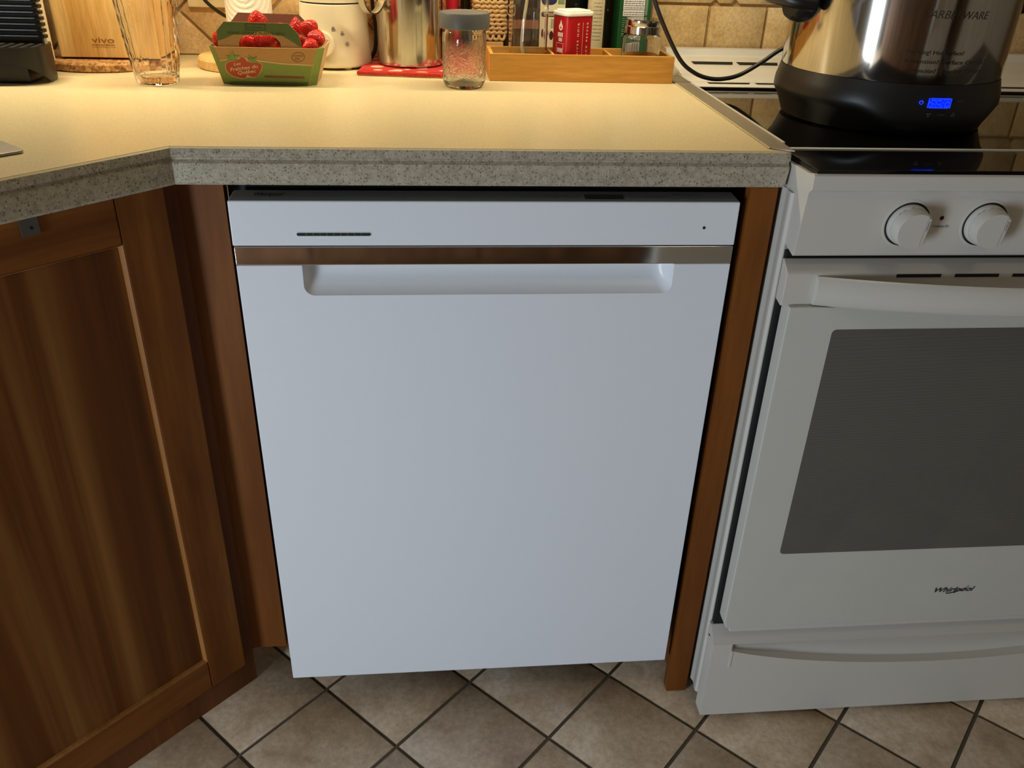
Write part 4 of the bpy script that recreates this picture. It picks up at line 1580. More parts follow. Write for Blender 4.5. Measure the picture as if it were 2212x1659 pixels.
def build_left_objects():
    # cork mat with the bamboo box
    m = MB().lathe([(0, ZK + 0.0003), (0.103, ZK + 0.0003), (0.106, ZK + 0.003), (0.106, ZK + 0.011), (0.103, ZK + 0.0145), (0, ZK + 0.0145)], 72, (-0.290, 0.566))
    tag(m.build('cork_mat', 'cork', None, org=(-0.290, 0.566, ZK)), 'round cork mat under the bamboo box', 'mat')
    t = thing('bamboo_box', 'bamboo box with a burnt-in brand mark, standing on the cork mat', 'box', (-0.27, 0.56, ZK + 0.0145))
    z0 = 0.9295
    MB().box(-0.343, -0.193, 0.500, 0.508, z0, 1.20).build('front_board', 'bamboo_v', t, bevel=0.001)
    MB().box(-0.343, -0.193, 0.600, 0.608, z0, 1.20).build('back_board', 'bamboo_v', t, bevel=0.001)
    MB().box(-0.348, -0.3405, 0.509, 0.599, z0, 1.20).build('side_board', 'white_plastic', t, bevel=0.001)
    MB().box(-0.1955, -0.193, 0.509, 0.599, z0, 1.20).build('side_board', 'bamboo_v', t, bevel=0.001)
    MB().box(-0.339, -0.197, 0.508, 0.600, z0, z0 + 0.006).build('bottom', 'bamboo_x', t, smooth=0)
    for x, y in ((-0.325, 0.52), (-0.212, 0.52), (-0.325, 0.585), (-0.212, 0.585)):
        MB().lathe([(0, ZK + 0.0148), (0.008, ZK + 0.0148), (0.008, z0), (0, z0)], 16, (x, y)).build('foot', 'black_plastic', t)
    mp = lambda du, dz: (lambda u, v: (du + u, 0.4996, dz + v))
    lettering('brand_mark', 'vivo', 0.0090, mp(-0.2920, 0.9515), 'print_brown', t, width=0.034, bold=0.004)
    lettering('brand_line', 'Villeroy & Boch Group', 0.0022, mp(-0.2920, 0.9445), 'print_brown', t, width=0.034)
    MB().box(-0.2925, -0.2580, 0.4995, 0.5002, 0.9487, 0.9490).build('brand_rule', 'print_brown', t, smooth=0)
    # white board leaning between espresso machine and box
    b = MB().box(-0.374, -0.3495, 0.478, 0.494, ZK + 0.0003, 1.22)
    tag(b.build('cutting_board', 'cream_plastic', None, bevel=0.002, org=(-0.36, 0.486, ZK)), 'narrow cream board upright between the espresso machine and the bamboo box', 'board')

    # tumbler
    g = thing('drinking_glass', 'clear tall tumbler with a cut diamond pattern', 'glass', (-0.1675, 0.386, ZK))
    H = 0.165
    n = 24
    body = MB()
    # faceted outer wall: 16 columns of staggered facets
    prof_o = []
    nz = 16
    rows = []
    for k in range(nz + 1):
        z = 0.006 + (H - 0.006) * k / nz
        row = []
        for i in range(n):
            a = 2 * PI * i / n
            r = 0.0298 + 0.0175 * (z / H) ** 0.9
            if 0.022 < z < 0.150:
                r += 0.0013 if (i + k) % 2 else -0.0003
            row.append((r, a, z))
        rows.append(row)
    full = [[(0.0278, 2 * PI * i / n, 0.0003) for i in range(n)], [(0.0295, 2 * PI * i / n, 0.0018) for i in range(n)]] + rows
    full += [[(0.0460, 2 * PI * i / n, H + 0.001) for i in range(n)]]
    for k in range(12):
        z = H - (H - 0.014) * k / 11
        full.append([(0.0298 + 0.0175 * (z / H) ** 0.9 - 0.0024, 2 * PI * i / n, z) for i in range(n)])
    full.append([(0.020, 2 * PI * i / n, 0.0120) for i in range(n)])
    for row in full:
        for r, a, z in row:
            body.v.append((-0.1675 + r * math.sin(a), 0.386 - r * math.cos(a), ZK + z))
    m_ = len(full)
    for k in range(m_ - 1):
        for i in range(n):
            j = (i + 1) % n
            body.f.append((k * n + i, k * n + j, (k + 1) * n + j, (k + 1) * n + i))
    body.f.append(tuple(range(n)))
    body.f.append(tuple(range((m_ - 1) * n, m_ * n)))
    body.build('tumbler', 'clear_glass', g, smooth=12)

    # paper towel on its wooden stand
    p = thing('towel_stand', 'round pale wooden paper towel stand behind the strawberry box', 'stand', (-0.065, 0.558, ZK))
    MB().lathe([(0, ZK + 0.0003), (0.080, ZK + 0.0003), (0.082, ZK + 0.002), (0.082, ZK + 0.014), (0.079, ZK + 0.0175), (0, ZK + 0.0175)], 72, (-0.065, 0.558)).build('base', 'pale_wood', p)
    MB().lathe([(0, ZK + 0.018), (0.006, ZK + 0.018), (0.006, 1.24), (0, 1.245)], 16, (-0.062, 0.585)).build('pole', 'pale_wood', p)
    r = MB().lathe([(0.018, ZK + 0.0182), (0.0375, ZK + 0.0182), (0.0375, ZK + 0.29), (0.018, ZK + 0.29), (0.018, ZK + 0.0182)], 64, (-0.062, 0.585))
    tag(r.build('paper_towel_roll', 'paper_towel', None, org=(-0.062, 0.585, ZK + 0.0182)), 'white embossed paper towel roll behind the strawberry box', 'paper towel')

    # wall plate and cable
    o = thing('outlet_plate', 'cream wall outlet plate at the top, left of the paper towel', 'outlet', (-0.12, 0.668, 1.03))
    MB().box(-0.1785, -0.0985, 0.6605, 0.6675, 0.9905, 1.11).build('plate', 'wall_plate', o, bevel=0.0025)
    MB().box(-0.150, -0.127, 0.6585, 0.6605, 1.01, 1.045).build('socket', 'wall_plate', o, bevel=0.002)
    MB().box(-0.150, -0.127, 0.6585, 0.6605, 1.06, 1.095).build('socket', 'wall_plate', o, bevel=0.002)
    k = MB().tube(spline([(-0.142, 0.640, 1.040), (-0.146, 0.625, 1.022), (-0.140, 0.625, 1.005), (-0.120, 0.628, 0.987), (-0.100, 0.632, 0.976), (-0.07, 0.640, 0.967), (-0.02, 0.645, 0.955), (0.04, 0.655, 0.935), (0.075, 0.645, 0.925)], 8), 0.0030, 10)
    tag(k.build('appliance_cord', 'black_cable', None, org=(-0.1, 0.63, 0.975)), 'thin black cord running from the outlet plate behind the paper towel', 'cord')


build_left_objects()


# ------------------------------------------------------------------ strawberry box
def build_strawberry_box():
    t = thing('strawberry_box', 'green and kraft cardboard strawberry box with cut-out handles', 'berry box', (-0.005, 0.418, ZK))
    th = 0.0011
    # lower tray: eight-sided, flaring upward
    zb, zr = ZK + 0.0004, 0.9665
    bot = [(-0.0620, 0.381), (0.0512, 0.381), (0.0635, 0.390), (0.0635, 0.452), (0.0512, 0.461), (-0.0620, 0.461), (-0.0740, 0.452), (-0.0740, 0.390)]
    top = [(-0.0760, 0.367), (0.0700, 0.367), (0.0800, 0.380), (0.0800, 0.462), (0.0700, 0.475), (-0.0760, 0.475), (-0.0860, 0.462), (-0.0860, 0.380)]

    def wall(name, i, mat, out_mat=None):
        j = (i + 1) % 8
        A, B, C, D = Vector((*bot[i], zb)), Vector((*bot[j], zb)), Vector((*top[j], zr)), Vector((*top[i], zr))
        nn = (B - A).cross(D - A).normalized()
        m = MB()
        m.v = [tuple(p) for p in (A, B, C, D)] + [tuple(p - nn * th) for p in (A, B, C, D)]
        m.f = [(0, 1, 2, 3), (7, 6, 5, 4), (0, 4, 5, 1), (1, 5, 6, 2), (2, 6, 7, 3), (3, 7, 4, 0)]
        return m.build(name, mat, t, smooth=0)
    wall('front_panel', 0, 'kraft')
    for i in (1, 7):
        wall('corner_panel', i, 'box_green')
    for i in (2, 6):
        wall('end_panel', i, 'kraft_pale')
    for i in (3, 5):
        wall('corner_panel', i, 'kraft')
    wall('back_panel', 4, 'kraft')
    MB().extrude([bot], lambda u, v: (u, v, zb + 0.0012), (0, 0, -0.0008)).build('bottom', 'kraft', t, smooth=0)

    # print on the front panel in its own plane; P(x, y) takes positions measured on the panel
    A, B, C, D = Vector((*bot[0], zb)), Vector((*bot[1], zb)), Vector((*top[1], zr)), Vector((*top[0], zr))
    nf = (B - A).cross(D - A).normalized()

    def P(x, y, lift=0.0003):
        v = (1385 - y) / 640.0
        xl, xr = 440 - 265 * v, 1730 + 85 * v
        u = (x - xl) / (xr - xl)
        q = (A * (1 - u) + B * u) * (1 - v) + (D * (1 - u) + C * u) * v
        return tuple(q + nf * lift)

    def shape(name, pts, mat, lift):
        m = MB()
        m.extrude([pts], lambda u, v: P(u, v, lift), tuple(nf * -0.0001))
        return m.build(name, mat, t, smooth=0)

    def smoothpoly(pts, n=5):
        loop = pts + [pts[0], pts[1]]
        s = spline([(a, b, 0) for a, b in loop], n)
        return [(a, b) for a, b, _ in s[: n * len(pts)]]
    wave = [(a, b) for a, b, _ in spline([(270, 985, 0), (600, 940, 0), (950, 985, 0), (1300, 1020, 0), (1785, 1040, 0)], 8)]
    shape('print_green', [(440, 1383), (1730, 1383)] + [(1730 + 85 * (1385 - y) / 640 - 3, y) if abs(x - 1785) < 1 else (x, y) for x, y in wave[::-1]], 'box_green', 0.0002)
    shape('print_wave', wave + [(x, y - 26) for x, y in wave[::-1]], 'kraft_pale', 0.0003)
    shape('print_bottom', [(440, 1383), (1730, 1383), (1738, 1325), (416, 1325)], 'box_green_dark', 0.0004)
    shape('print_halo', smoothpoly([(355, 1020), (365, 1140), (470, 1240), (640, 1285), (720, 1255), (830, 1255), (930, 1160), (955, 1040), (900, 990), (780, 985), (690, 940), (620, 890), (560, 960), (440, 975)]), 'kraft_pale', 0.0005)
    shape('print_berry', smoothpoly([(368, 1030), (375, 1130), (470, 1225), (630, 1270), (690, 1255), (715, 1180), (730, 1060), (700, 970), (620, 905), (560, 965), (440, 985)]), 'print_red', 0.0007)
    shape('print_berry', smoothpoly([(690, 985), (680, 1100), (715, 1200), (800, 1245), (880, 1215), (930, 1130), (945, 1040), (890, 1000), (790, 1000)]), 'print_red', 0.0008)
    shape('print_leaf', [(365, 1005), (405, 930), (370, 885), (440, 890), (465, 785), (498, 885), (590, 875), (525, 930), (575, 965), (490, 940), (430, 960)], 'print_leaf', 0.0009)
    shape('print_leaf', [(800, 990), (740, 975), (705, 905), (760, 935), (720, 860), (790, 930), (870, 890), (850, 950), (885, 1000)], 'print_leaf', 0.0010)

    def line(s, x0, y0, w, hgt, slope, mat, lift=0.0011, bold=0.01):
        vs, fs, tot = text_mb(s, hgt, width=w, bold=bold)
        m = MB()
        m.add([P(x0 + u, y0 - v + slope * u, lift) for u, v in vs], fs)
        m.build('print_text', mat, t, smooth=0)
    line('Les', 495, 1052, 110, 55, -0.18, 'print_cream')
    line('Fraîches du', 440, 1150, 440, 62, -0.16, 'print_cream')
    line("Québec", 560, 1205, 290, 62, -0.15, 'print_cream')
    # round seal
    ring = MB()
    Aa, Bb = arc(1530, 893, 107, 0, 352, 44, 84), arc(1530, 893, 98, 0, 352, 44, 76)
    n = len(Aa)
    ring.v = [P(*p, 0.0004) for p in Aa + Bb]
    ring.f = [(i, (i + 1) % n, n + (i + 1) % n, n + i) for i in range(n)]
    ring.build('print_seal', 'kraft_dark', t, smooth=0)
    line('recettes', 1455, 882, 150, 36, 0, 'kraft_dark', 0.0004, 0.0)
    line("d'ici", 1475, 940, 85, 46, 0, 'kraft_dark', 0.0004, 0.0)
    shape('print_bar', [(1000, 1215), (1660, 1225), (1658, 1262), (998, 1252)], 'kraft_dark', 0.0005)

    # handle panels
    def hx(X):
        return -0.0702 + (X - 285) * (0.1192 / 1415)

    def hz(Y):
        return 0.9640 + (740 - Y) * (0.0362 / 455)
    out = [(285, 790), (285, 440), (425, 283), (1500, 292), (1660, 470), (1692, 690), (1700, 790)]
    hole = [(630, 738), (642, 620), (690, 545), (770, 508), (1190, 506), (1270, 545), (1335, 620), (1348, 738)]
    mp = lambda y: (lambda u, v: (hx(u), y, hz(v)))
    yf = 0.3695
    MB().extrude([out, hole[::-1]], mp(yf), (0, th, 0)).build('front_handle', 'kraft', t, smooth=0)
    gr = [(287, 610), (287, 442), (426, 286), (1499, 295), (1658, 472), (1688, 690), (1380, 502), (1260, 495), (1160, 450), (1040, 430), (930, 450), (890, 492), (560, 497), (430, 560)]
    MB().extrude([gr], mp(yf - 0.0002), (0, 0.0001, 0)).build('print_green', 'box_green_dark', t, smooth=0)
    fr = MB().extrude([[(775, 418), (1112, 422), (1112, 312), (775, 308)], [(788, 408), (788, 318), (1100, 322), (1100, 412)]], mp(yf - 0.0004), (0, 0.0001, 0))
    fr.build('print_frame', 'print_dark_green', t, smooth=0)
    vs, fs, _ = text_mb('Île d’Orléans', 40, width=270)
    MB().add([mp(yf - 0.0004)(805 + u, 385 - v) for u, v in vs], fs).build('print_text', 'print_dark_green', t, smooth=0)
    vs, fs, _ = text_mb('FERME LÉONCE PLANTE SENC', 50, width=970)
    MB().add([mp(yf - 0.0004)(470 + u, 492 - v) for u, v in vs], fs).build('print_text', 'print_dark_green', t, smooth=0)
    bk = [(270, 790), (280, 430), (430, 255), (1520, 268), (1680, 440), (1700, 790)]
    MB().extrude([bk], mp(0.4735), (0, -th, 0)).build('back_handle', 'kraft_dark', t, smooth=0)

    # strawberries, each its own thing
    def berry(x, y, z, L, R, tilt, rz, label, calyx=False):
        b = thing('strawberry', label, 'strawberry', (x, y, z), rz, 'strawberries in the cardboard box')
        b.rotation_euler = (tilt, 0, rz)
        m = MB()
        prof = []
        for k in range(15):
            f = k / 14
            zz = -L / 2 + L * f
            r = R * (math.sin(PI * f ** 0.62)) ** 0.75 if 0 < f < 1 else 0
            prof.append((r, zz))
        m.lathe(prof, 22)
        m.v = [(a * (1 + 0.06 * math.sin(3 * math.atan2(b_, a) + L * 900)), b_, c_) for a, b_, c_ in m.v]
        m.build('fruit', 'strawberry', b, local=True, smooth=60)
        if calyx:
            c = MB()
            for i in range(6):
                a = 2 * PI * i / 6
                d = Vector((math.cos(a), math.sin(a), 0))
                s = Vector((-math.sin(a), math.cos(a), 0))
                z0 = Vector((0, 0, -L / 2 - 0.0006))
                c.add([tuple(z0), tuple(z0 + d * 0.006 + s * 0.0025), tuple(z0 + d * 0.0115 + Vector((0, 0, -0.002))), tuple(z0 + d * 0.006 - s * 0.0025)], [(0, 1, 2, 3)])
            c.build('calyx', 'calyx', b, local=True, smooth=0)
    B_ = [(-0.0695, 0.394, 0.9705, 0.030, 0.0135, 2.5, 0.5, 'strawberry at the far left of the box beside the handle panel', False),
          (-0.0265, 0.392, 0.9690, 0.030, 0.0135, 2.2, 1.0, 'bright strawberry low at the left of the handle opening', False),
          (-0.0060, 0.398, 0.9750, 0.040, 0.0175, 1.9, 2.6, 'large glossy strawberry in the middle of the handle opening', False),
          (0.0215, 0.395, 0.9700, 0.030, 0.0130, 2.9, -0.6, 'strawberry at the right of the handle opening', False),
          (0.0130, 0.424, 0.9800, 0.030, 0.0140, 1.6, 0.3, 'dark red strawberry set back in the handle opening', False),
          (-0.0330, 0.420, 0.9800, 0.030, 0.0140, 1.4, 1.2, 'dark red strawberry behind the left of the handle opening', False),
          (-0.0240, 0.440, 0.9970, 0.030, 0.0150, 0.5, 0.2, 'pale strawberry with a leaf, highest in the box behind the handle panel', True),
          (0.0320, 0.447, 0.9880, 0.028, 0.0110, 0.2, 0.4, 'small strawberry tip showing at the upper right of the handle panel', False),
          (0.0580, 0.405, 0.9870, 0.030, 0.0135, 2.8, 0.8, 'tapering strawberry leaning on the right of the handle panel', False),
          (0.0690, 0.398, 0.9760, 0.028, 0.0140, 1.7, 0.9, 'round bright strawberry at the right corner of the box', False),
          (0.0575, 0.388, 0.9660, 0.026, 0.0120, 1.7, -0.9, 'strawberry low against the right rim under the round one', False),
          (-0.0520, 0.425, 0.9660, 0.030, 0.0140, 1.5, 0.0, 'strawberry deep in the left of the box', False),
          (0.0400, 0.425, 0.9660, 0.030, 0.0140, 1.5, 2.0, 'strawberry deep in the right of the box', False),
          (-0.0050, 0.430, 0.9580, 0.030, 0.0150, 1.5, 1.0, 'strawberry at the bottom middle of the box', False)]
    for a in B_:
        berry(*a)


build_strawberry_box()


# ------------------------------------------------------------------ middle of the counter
def build_middle_objects():
    # milk frother
    fx, fy = 0.076, 0.578
    t = thing('milk_frother', 'cream electric milk frother with printed cup symbols', 'frother', (fx, fy, ZK))
    MB().lathe([(0, ZK + 0.004), (0.056, ZK + 0.004), (0.0592, ZK + 0.007), (0.0598, ZK + 0.011), (0.0590, ZK + 0.03), (0.0560, ZK + 0.07), (0.0538, ZK + 0.0985), (0.0525, ZK + 0.1000), (0, ZK + 0.1000)], 72, (fx, fy)).build('body', 'cream_plastic', t)
    MB().lathe([(0, ZK + 0.1), (0.0520, ZK + 0.1), (0.0520, ZK + 0.1022), (0, ZK + 0.1022)], 64, (fx, fy)).build('seam', 'black_void', t)
    n = 120
    lid = MB()
    rows = []
    for r, z in ((0.0538, ZK + 0.1022), (0.0538, ZK + 0.125), (0.050, ZK + 0.131), (0.0, ZK + 0.131)):
        if r == 0:
            break
        rows.append([(fx + (r + (0.0005 if i % 2 else 0)) * math.sin(2 * PI * i / n), fy - (r + (0.0005 if i % 2 else 0)) * math.cos(2 * PI * i / n), z) for i in range(n)])
    for r in rows:
        lid.v += r
    for k in range(2):
        for i in range(n):
            j = (i + 1) % n
            lid.f.append((k * n + i, k * n + j, (k + 1) * n + j, (k + 1) * n + i))
    lid.f.append(tuple(range(2 * n, 3 * n)))
    lid.f.append(tuple(range(n)))
    lid.build('lid', 'cream_plastic', t, smooth=20)
    for a in (-70, 30, 90, 200):
        a = math.radians(a)
        x, y = fx + 0.045 * math.sin(a), fy - 0.045 * math.cos(a)
        MB().lathe([(0, ZK + 0.0003), (0.006, ZK + 0.0003), (0.006, ZK + 0.004), (0, ZK + 0.004)], 14, (x, y)).build('foot', 'cream_plastic', t)

    def fm(adeg, z0, out=0.0005):
        def f(u, v):
            z = z0 + v
            r = 0.0590 - (z - ZK - 0.03) * 0.075 + out
            a = math.radians(adeg) + u / r
            return (fx + r * math.sin(a), fy - r * math.cos(a), z)
        return f
    d = MB()
    mm = fm(-14, 0.953, 0.0)
    nn = 36
    for r, o in ((0.0200, 0.0), (0.0200, 0.004), (0.0185, 0.0055)):
        g = fm(-14, 0.953, o)
        d.v += [g(r * math.cos(2 * PI * i / nn), r * math.sin(2 * PI * i / nn)) for i in range(nn)]
    for k in range(2):
        for i in range(nn):
            j = (i + 1) % nn
            d.f.append((k * nn + i, k * nn + j, (k + 1) * nn + j, (k + 1) * nn + i))
    d.f.append(tuple(range(2 * nn, 3 * nn)))
    d.build('dial', 'cream_plastic', t, smooth=40)
    # cup, steaming cup, snowflake
    def cup(a, z, steam):
        m = MB()
        f = fm(a, z)
        m.add([f(u, v) for u, v in ((-0.0028, 0.0015), (0.0022, 0.0015), (0.0016, -0.0022), (-0.0022, -0.0022))], [(0, 1, 2, 3)])
        m.tube([f(0.0022, 0.0008), f(0.0036, 0.0003), f(0.0030, -0.0010), f(0.0018, -0.0012)], 0.0003, 5)
        for k in range(3):
            m.tube([f(-0.0016 + 0.0014 * k, 0.0022), f(-0.0012 + 0.0014 * k, 0.0032), f(-0.0016 + 0.0014 * k, 0.0042)], 0.0003 if steam else 0.00045, 5)
        m.build('cup_symbol', 'grey_print', t, smooth=0)
    cup(4, 0.9755, False)
    cup(18, 0.9690, True)
    m = MB()
    f = fm(25, 0.9535)
    for k in range(3):
        q = PI * k / 3
        m.tube([f(0.0028 * math.cos(q), 0.0028 * math.sin(q)), f(-0.0028 * math.cos(q), -0.0028 * math.sin(q))], 0.0003, 5)
    m.tube([f(0.0034 * math.cos(2 * PI * i / 18), 0.0034 * math.sin(2 * PI * i / 18)) for i in range(18)], 0.00022, 5, closed=True)
    m.build('snowflake_symbol', 'grey_print', t, smooth=0)

    # cork board leaning on the wall
    c = MB().extrude([arc(0.225, ZK + 0.105, 0.104, 0, 354, 60)], lambda u, v: (u, 0.646 + 0.02 * (v - ZK) / 0.2, v), (0, 0.006, 0))
    tag(c.build('cork_trivet', 'cork', None, bevel=0.001, org=(0.225, 0.65, ZK)), 'round cork trivet leaning on the wall behind the steel pitcher', 'trivet')
    # cords between frother and pitcher
    for k, (dx, lb) in enumerate(((0.0, 'thicker black cord looping down beside the milk frother'), (0.011, 'thin black cord hanging straight between frother and steel pitcher'))):
        pts = [(0.137 + dx, 0.625, 1.05), (0.139 + dx, 0.622, 1.00), (0.143 + dx, 0.615, 0.965), (0.141 + dx, 0.606, 0.937), (0.133 + dx * 1.2, 0.598, 0.9215)] if k == 0 else \
              [(0.146, 0.632, 1.05), (0.147, 0.63, 0.98), (0.148, 0.628, 0.94), (0.148, 0.632, 0.9235)]
        m = MB().tube(spline(pts, 8), 0.0034 if k == 0 else 0.0022, 10)
        tag(m.build('appliance_cord', 'black_cable', None, org=(0.14 + dx, 0.62, 0.95)), lb, 'cord')

    # red pot holder
    p = thing('pot_holder', 'red terry pot holder under the steel pitcher', 'pot holder', (0.21, 0.56, ZK))
    q = [(0.1175, 0.4780), (0.318, 0.4560), (0.326, 0.628), (0.132, 0.640)]
    def edge(poly, n=14):
        out = []
        for i in range(4):
            a, b = poly[i], poly[(i + 1) % 4]
            for k in range(n):
                s = k / n
                out.append((a[0] + (b[0] - a[0]) * s + random.uniform(-0.0007, 0.0007), a[1] + (b[1] - a[1]) * s + random.uniform(-0.0007, 0.0007)))
        return out
    e = edge(q)
    MB().extrude([e], lambda u, v: (u, v, ZK + 0.0072), (0, 0, -0.0055)).build('pad', 'red_fabric', p, bevel=0.0012)
    q2 = [(0.119, 0.4795), (0.3165, 0.4575), (0.3245, 0.6265), (0.133, 0.6385)]
    MB().extrude([edge(q2)], lambda u, v: (u, v, ZK + 0.0017), (0, 0, -0.0014)).build('backing', 'kraft_pale', p, smooth=0)
    q3 = [(0.1255, 0.4850), (0.310, 0.4640), (0.318, 0.621), (0.139, 0.632)]
    MB().extrude([q3], lambda u, v: (u, v, ZK + 0.0077), (0, 0, -0.0004)).build('printed_top', 'red_fabric_print', p, smooth=0)

    # steel pitcher
    kx, ky = 0.2030, 0.560
    k = thing('steel_pitcher', 'polished steel pitcher with a strap handle on the red pot holder', 'pitcher', (kx, ky, ZK + 0.0078))
    z0 = ZK + 0.0079
    MB().lathe([(0, z0), (0.0515, z0), (0.0545, z0 + 0.003), (0.0545, z0 + 0.15), (0.0555, z0 + 0.156), (0.0535, z0 + 0.156), (0.0530, z0 + 0.006), (0, z0 + 0.005)], 96, (kx, ky)).build('body', 'stainless_polished', k)
    # strap handle, front left
    a = math.radians(-52)
    rad = Vector((math.sin(a), -math.cos(a), 0))
    tan = Vector((math.cos(a), math.sin(a), 0))
    ctr = Vector((kx, ky, 0))
    path = [(0.0535, 1.075), (0.075, 1.078), (0.092, 1.068), (0.0965, 1.045), (0.0945, 1.022), (0.086, 1.006), (0.074, 1.0015), (0.063, 1.0075), (0.0545, 1.020)]
    sp = spline([(r, z, 0) for r, z in path], 6)
    m = MB()
    w = 0.0085
    nn = len(sp)
    for i, (r, z, _) in enumerate(sp):
        q0, q1 = sp[max(i - 1, 0)], sp[min(i + 1, nn - 1)]
        d = Vector((q1[0] - q0[0], q1[1] - q0[1])).normalized()
        nr = Vector((-d.y, d.x)) * 0.0011
        for s, o in ((-w, 1), (w, 1), (w, -1), (-w, -1)):
            m.v.append(tuple(ctr + rad * (r + nr.x * o) + tan * s + Vector((0, 0, z + nr.y * o))))
    for i in range(nn - 1):
        for j in range(4):
            j2 = (j + 1) % 4
            m.f.append((4 * i + j, 4 * i + j2, 4 * i + 4 + j2, 4 * i + 4 + j))
    m.f += [(0, 1, 2, 3), (4 * nn - 4, 4 * nn - 3, 4 * nn - 2, 4 * nn - 1)]
    m.build('handle', 'stainless_polished', k, smooth=40)

    # mason jar
    jx, jy = 0.2868, 0.396
    j = thing('mason_jar', 'empty glass mason jar with a grey plastic lid', 'jar', (jx, jy, ZK))
    o = [(0, 0.0006), (0.022, 0.0004), (0.0265, 0.0006), (0.0300, 0.0035), (0.0325, 0.010), (0.0330, 0.016), (0.0332, 0.070), (0.0330, 0.076), (0.0318, 0.0800), (0.0305, 0.0820), (0.0305, 0.098),
         (0.0285, 0.098), (0.0285, 0.082), (0.0300, 0.078), (0.0306, 0.070), (0.0304, 0.018), (0.0285, 0.011), (0.022, 0.0060), (0, 0.0070)]
    MB().lathe([(r, ZK + z) for r, z in o], 72, (jx, jy)).build('glass_body', 'jar_glass', j)
    MB().lathe([(0.0312, ZK + 0.0845), (0.0372, ZK + 0.0845), (0.0380, ZK + 0.0855), (0.0382, ZK + 0.1040), (0.0372, ZK + 0.1062), (0.0350, ZK + 0.1066), (0.0340, ZK + 0.1056), (0, ZK + 0.1056), (0, ZK + 0.1036), (0.0312, ZK + 0.1036), (0.0312, ZK + 0.0845)], 72, (jx, jy)).build('lid', 'grey_plastic', j)


build_middle_objects()


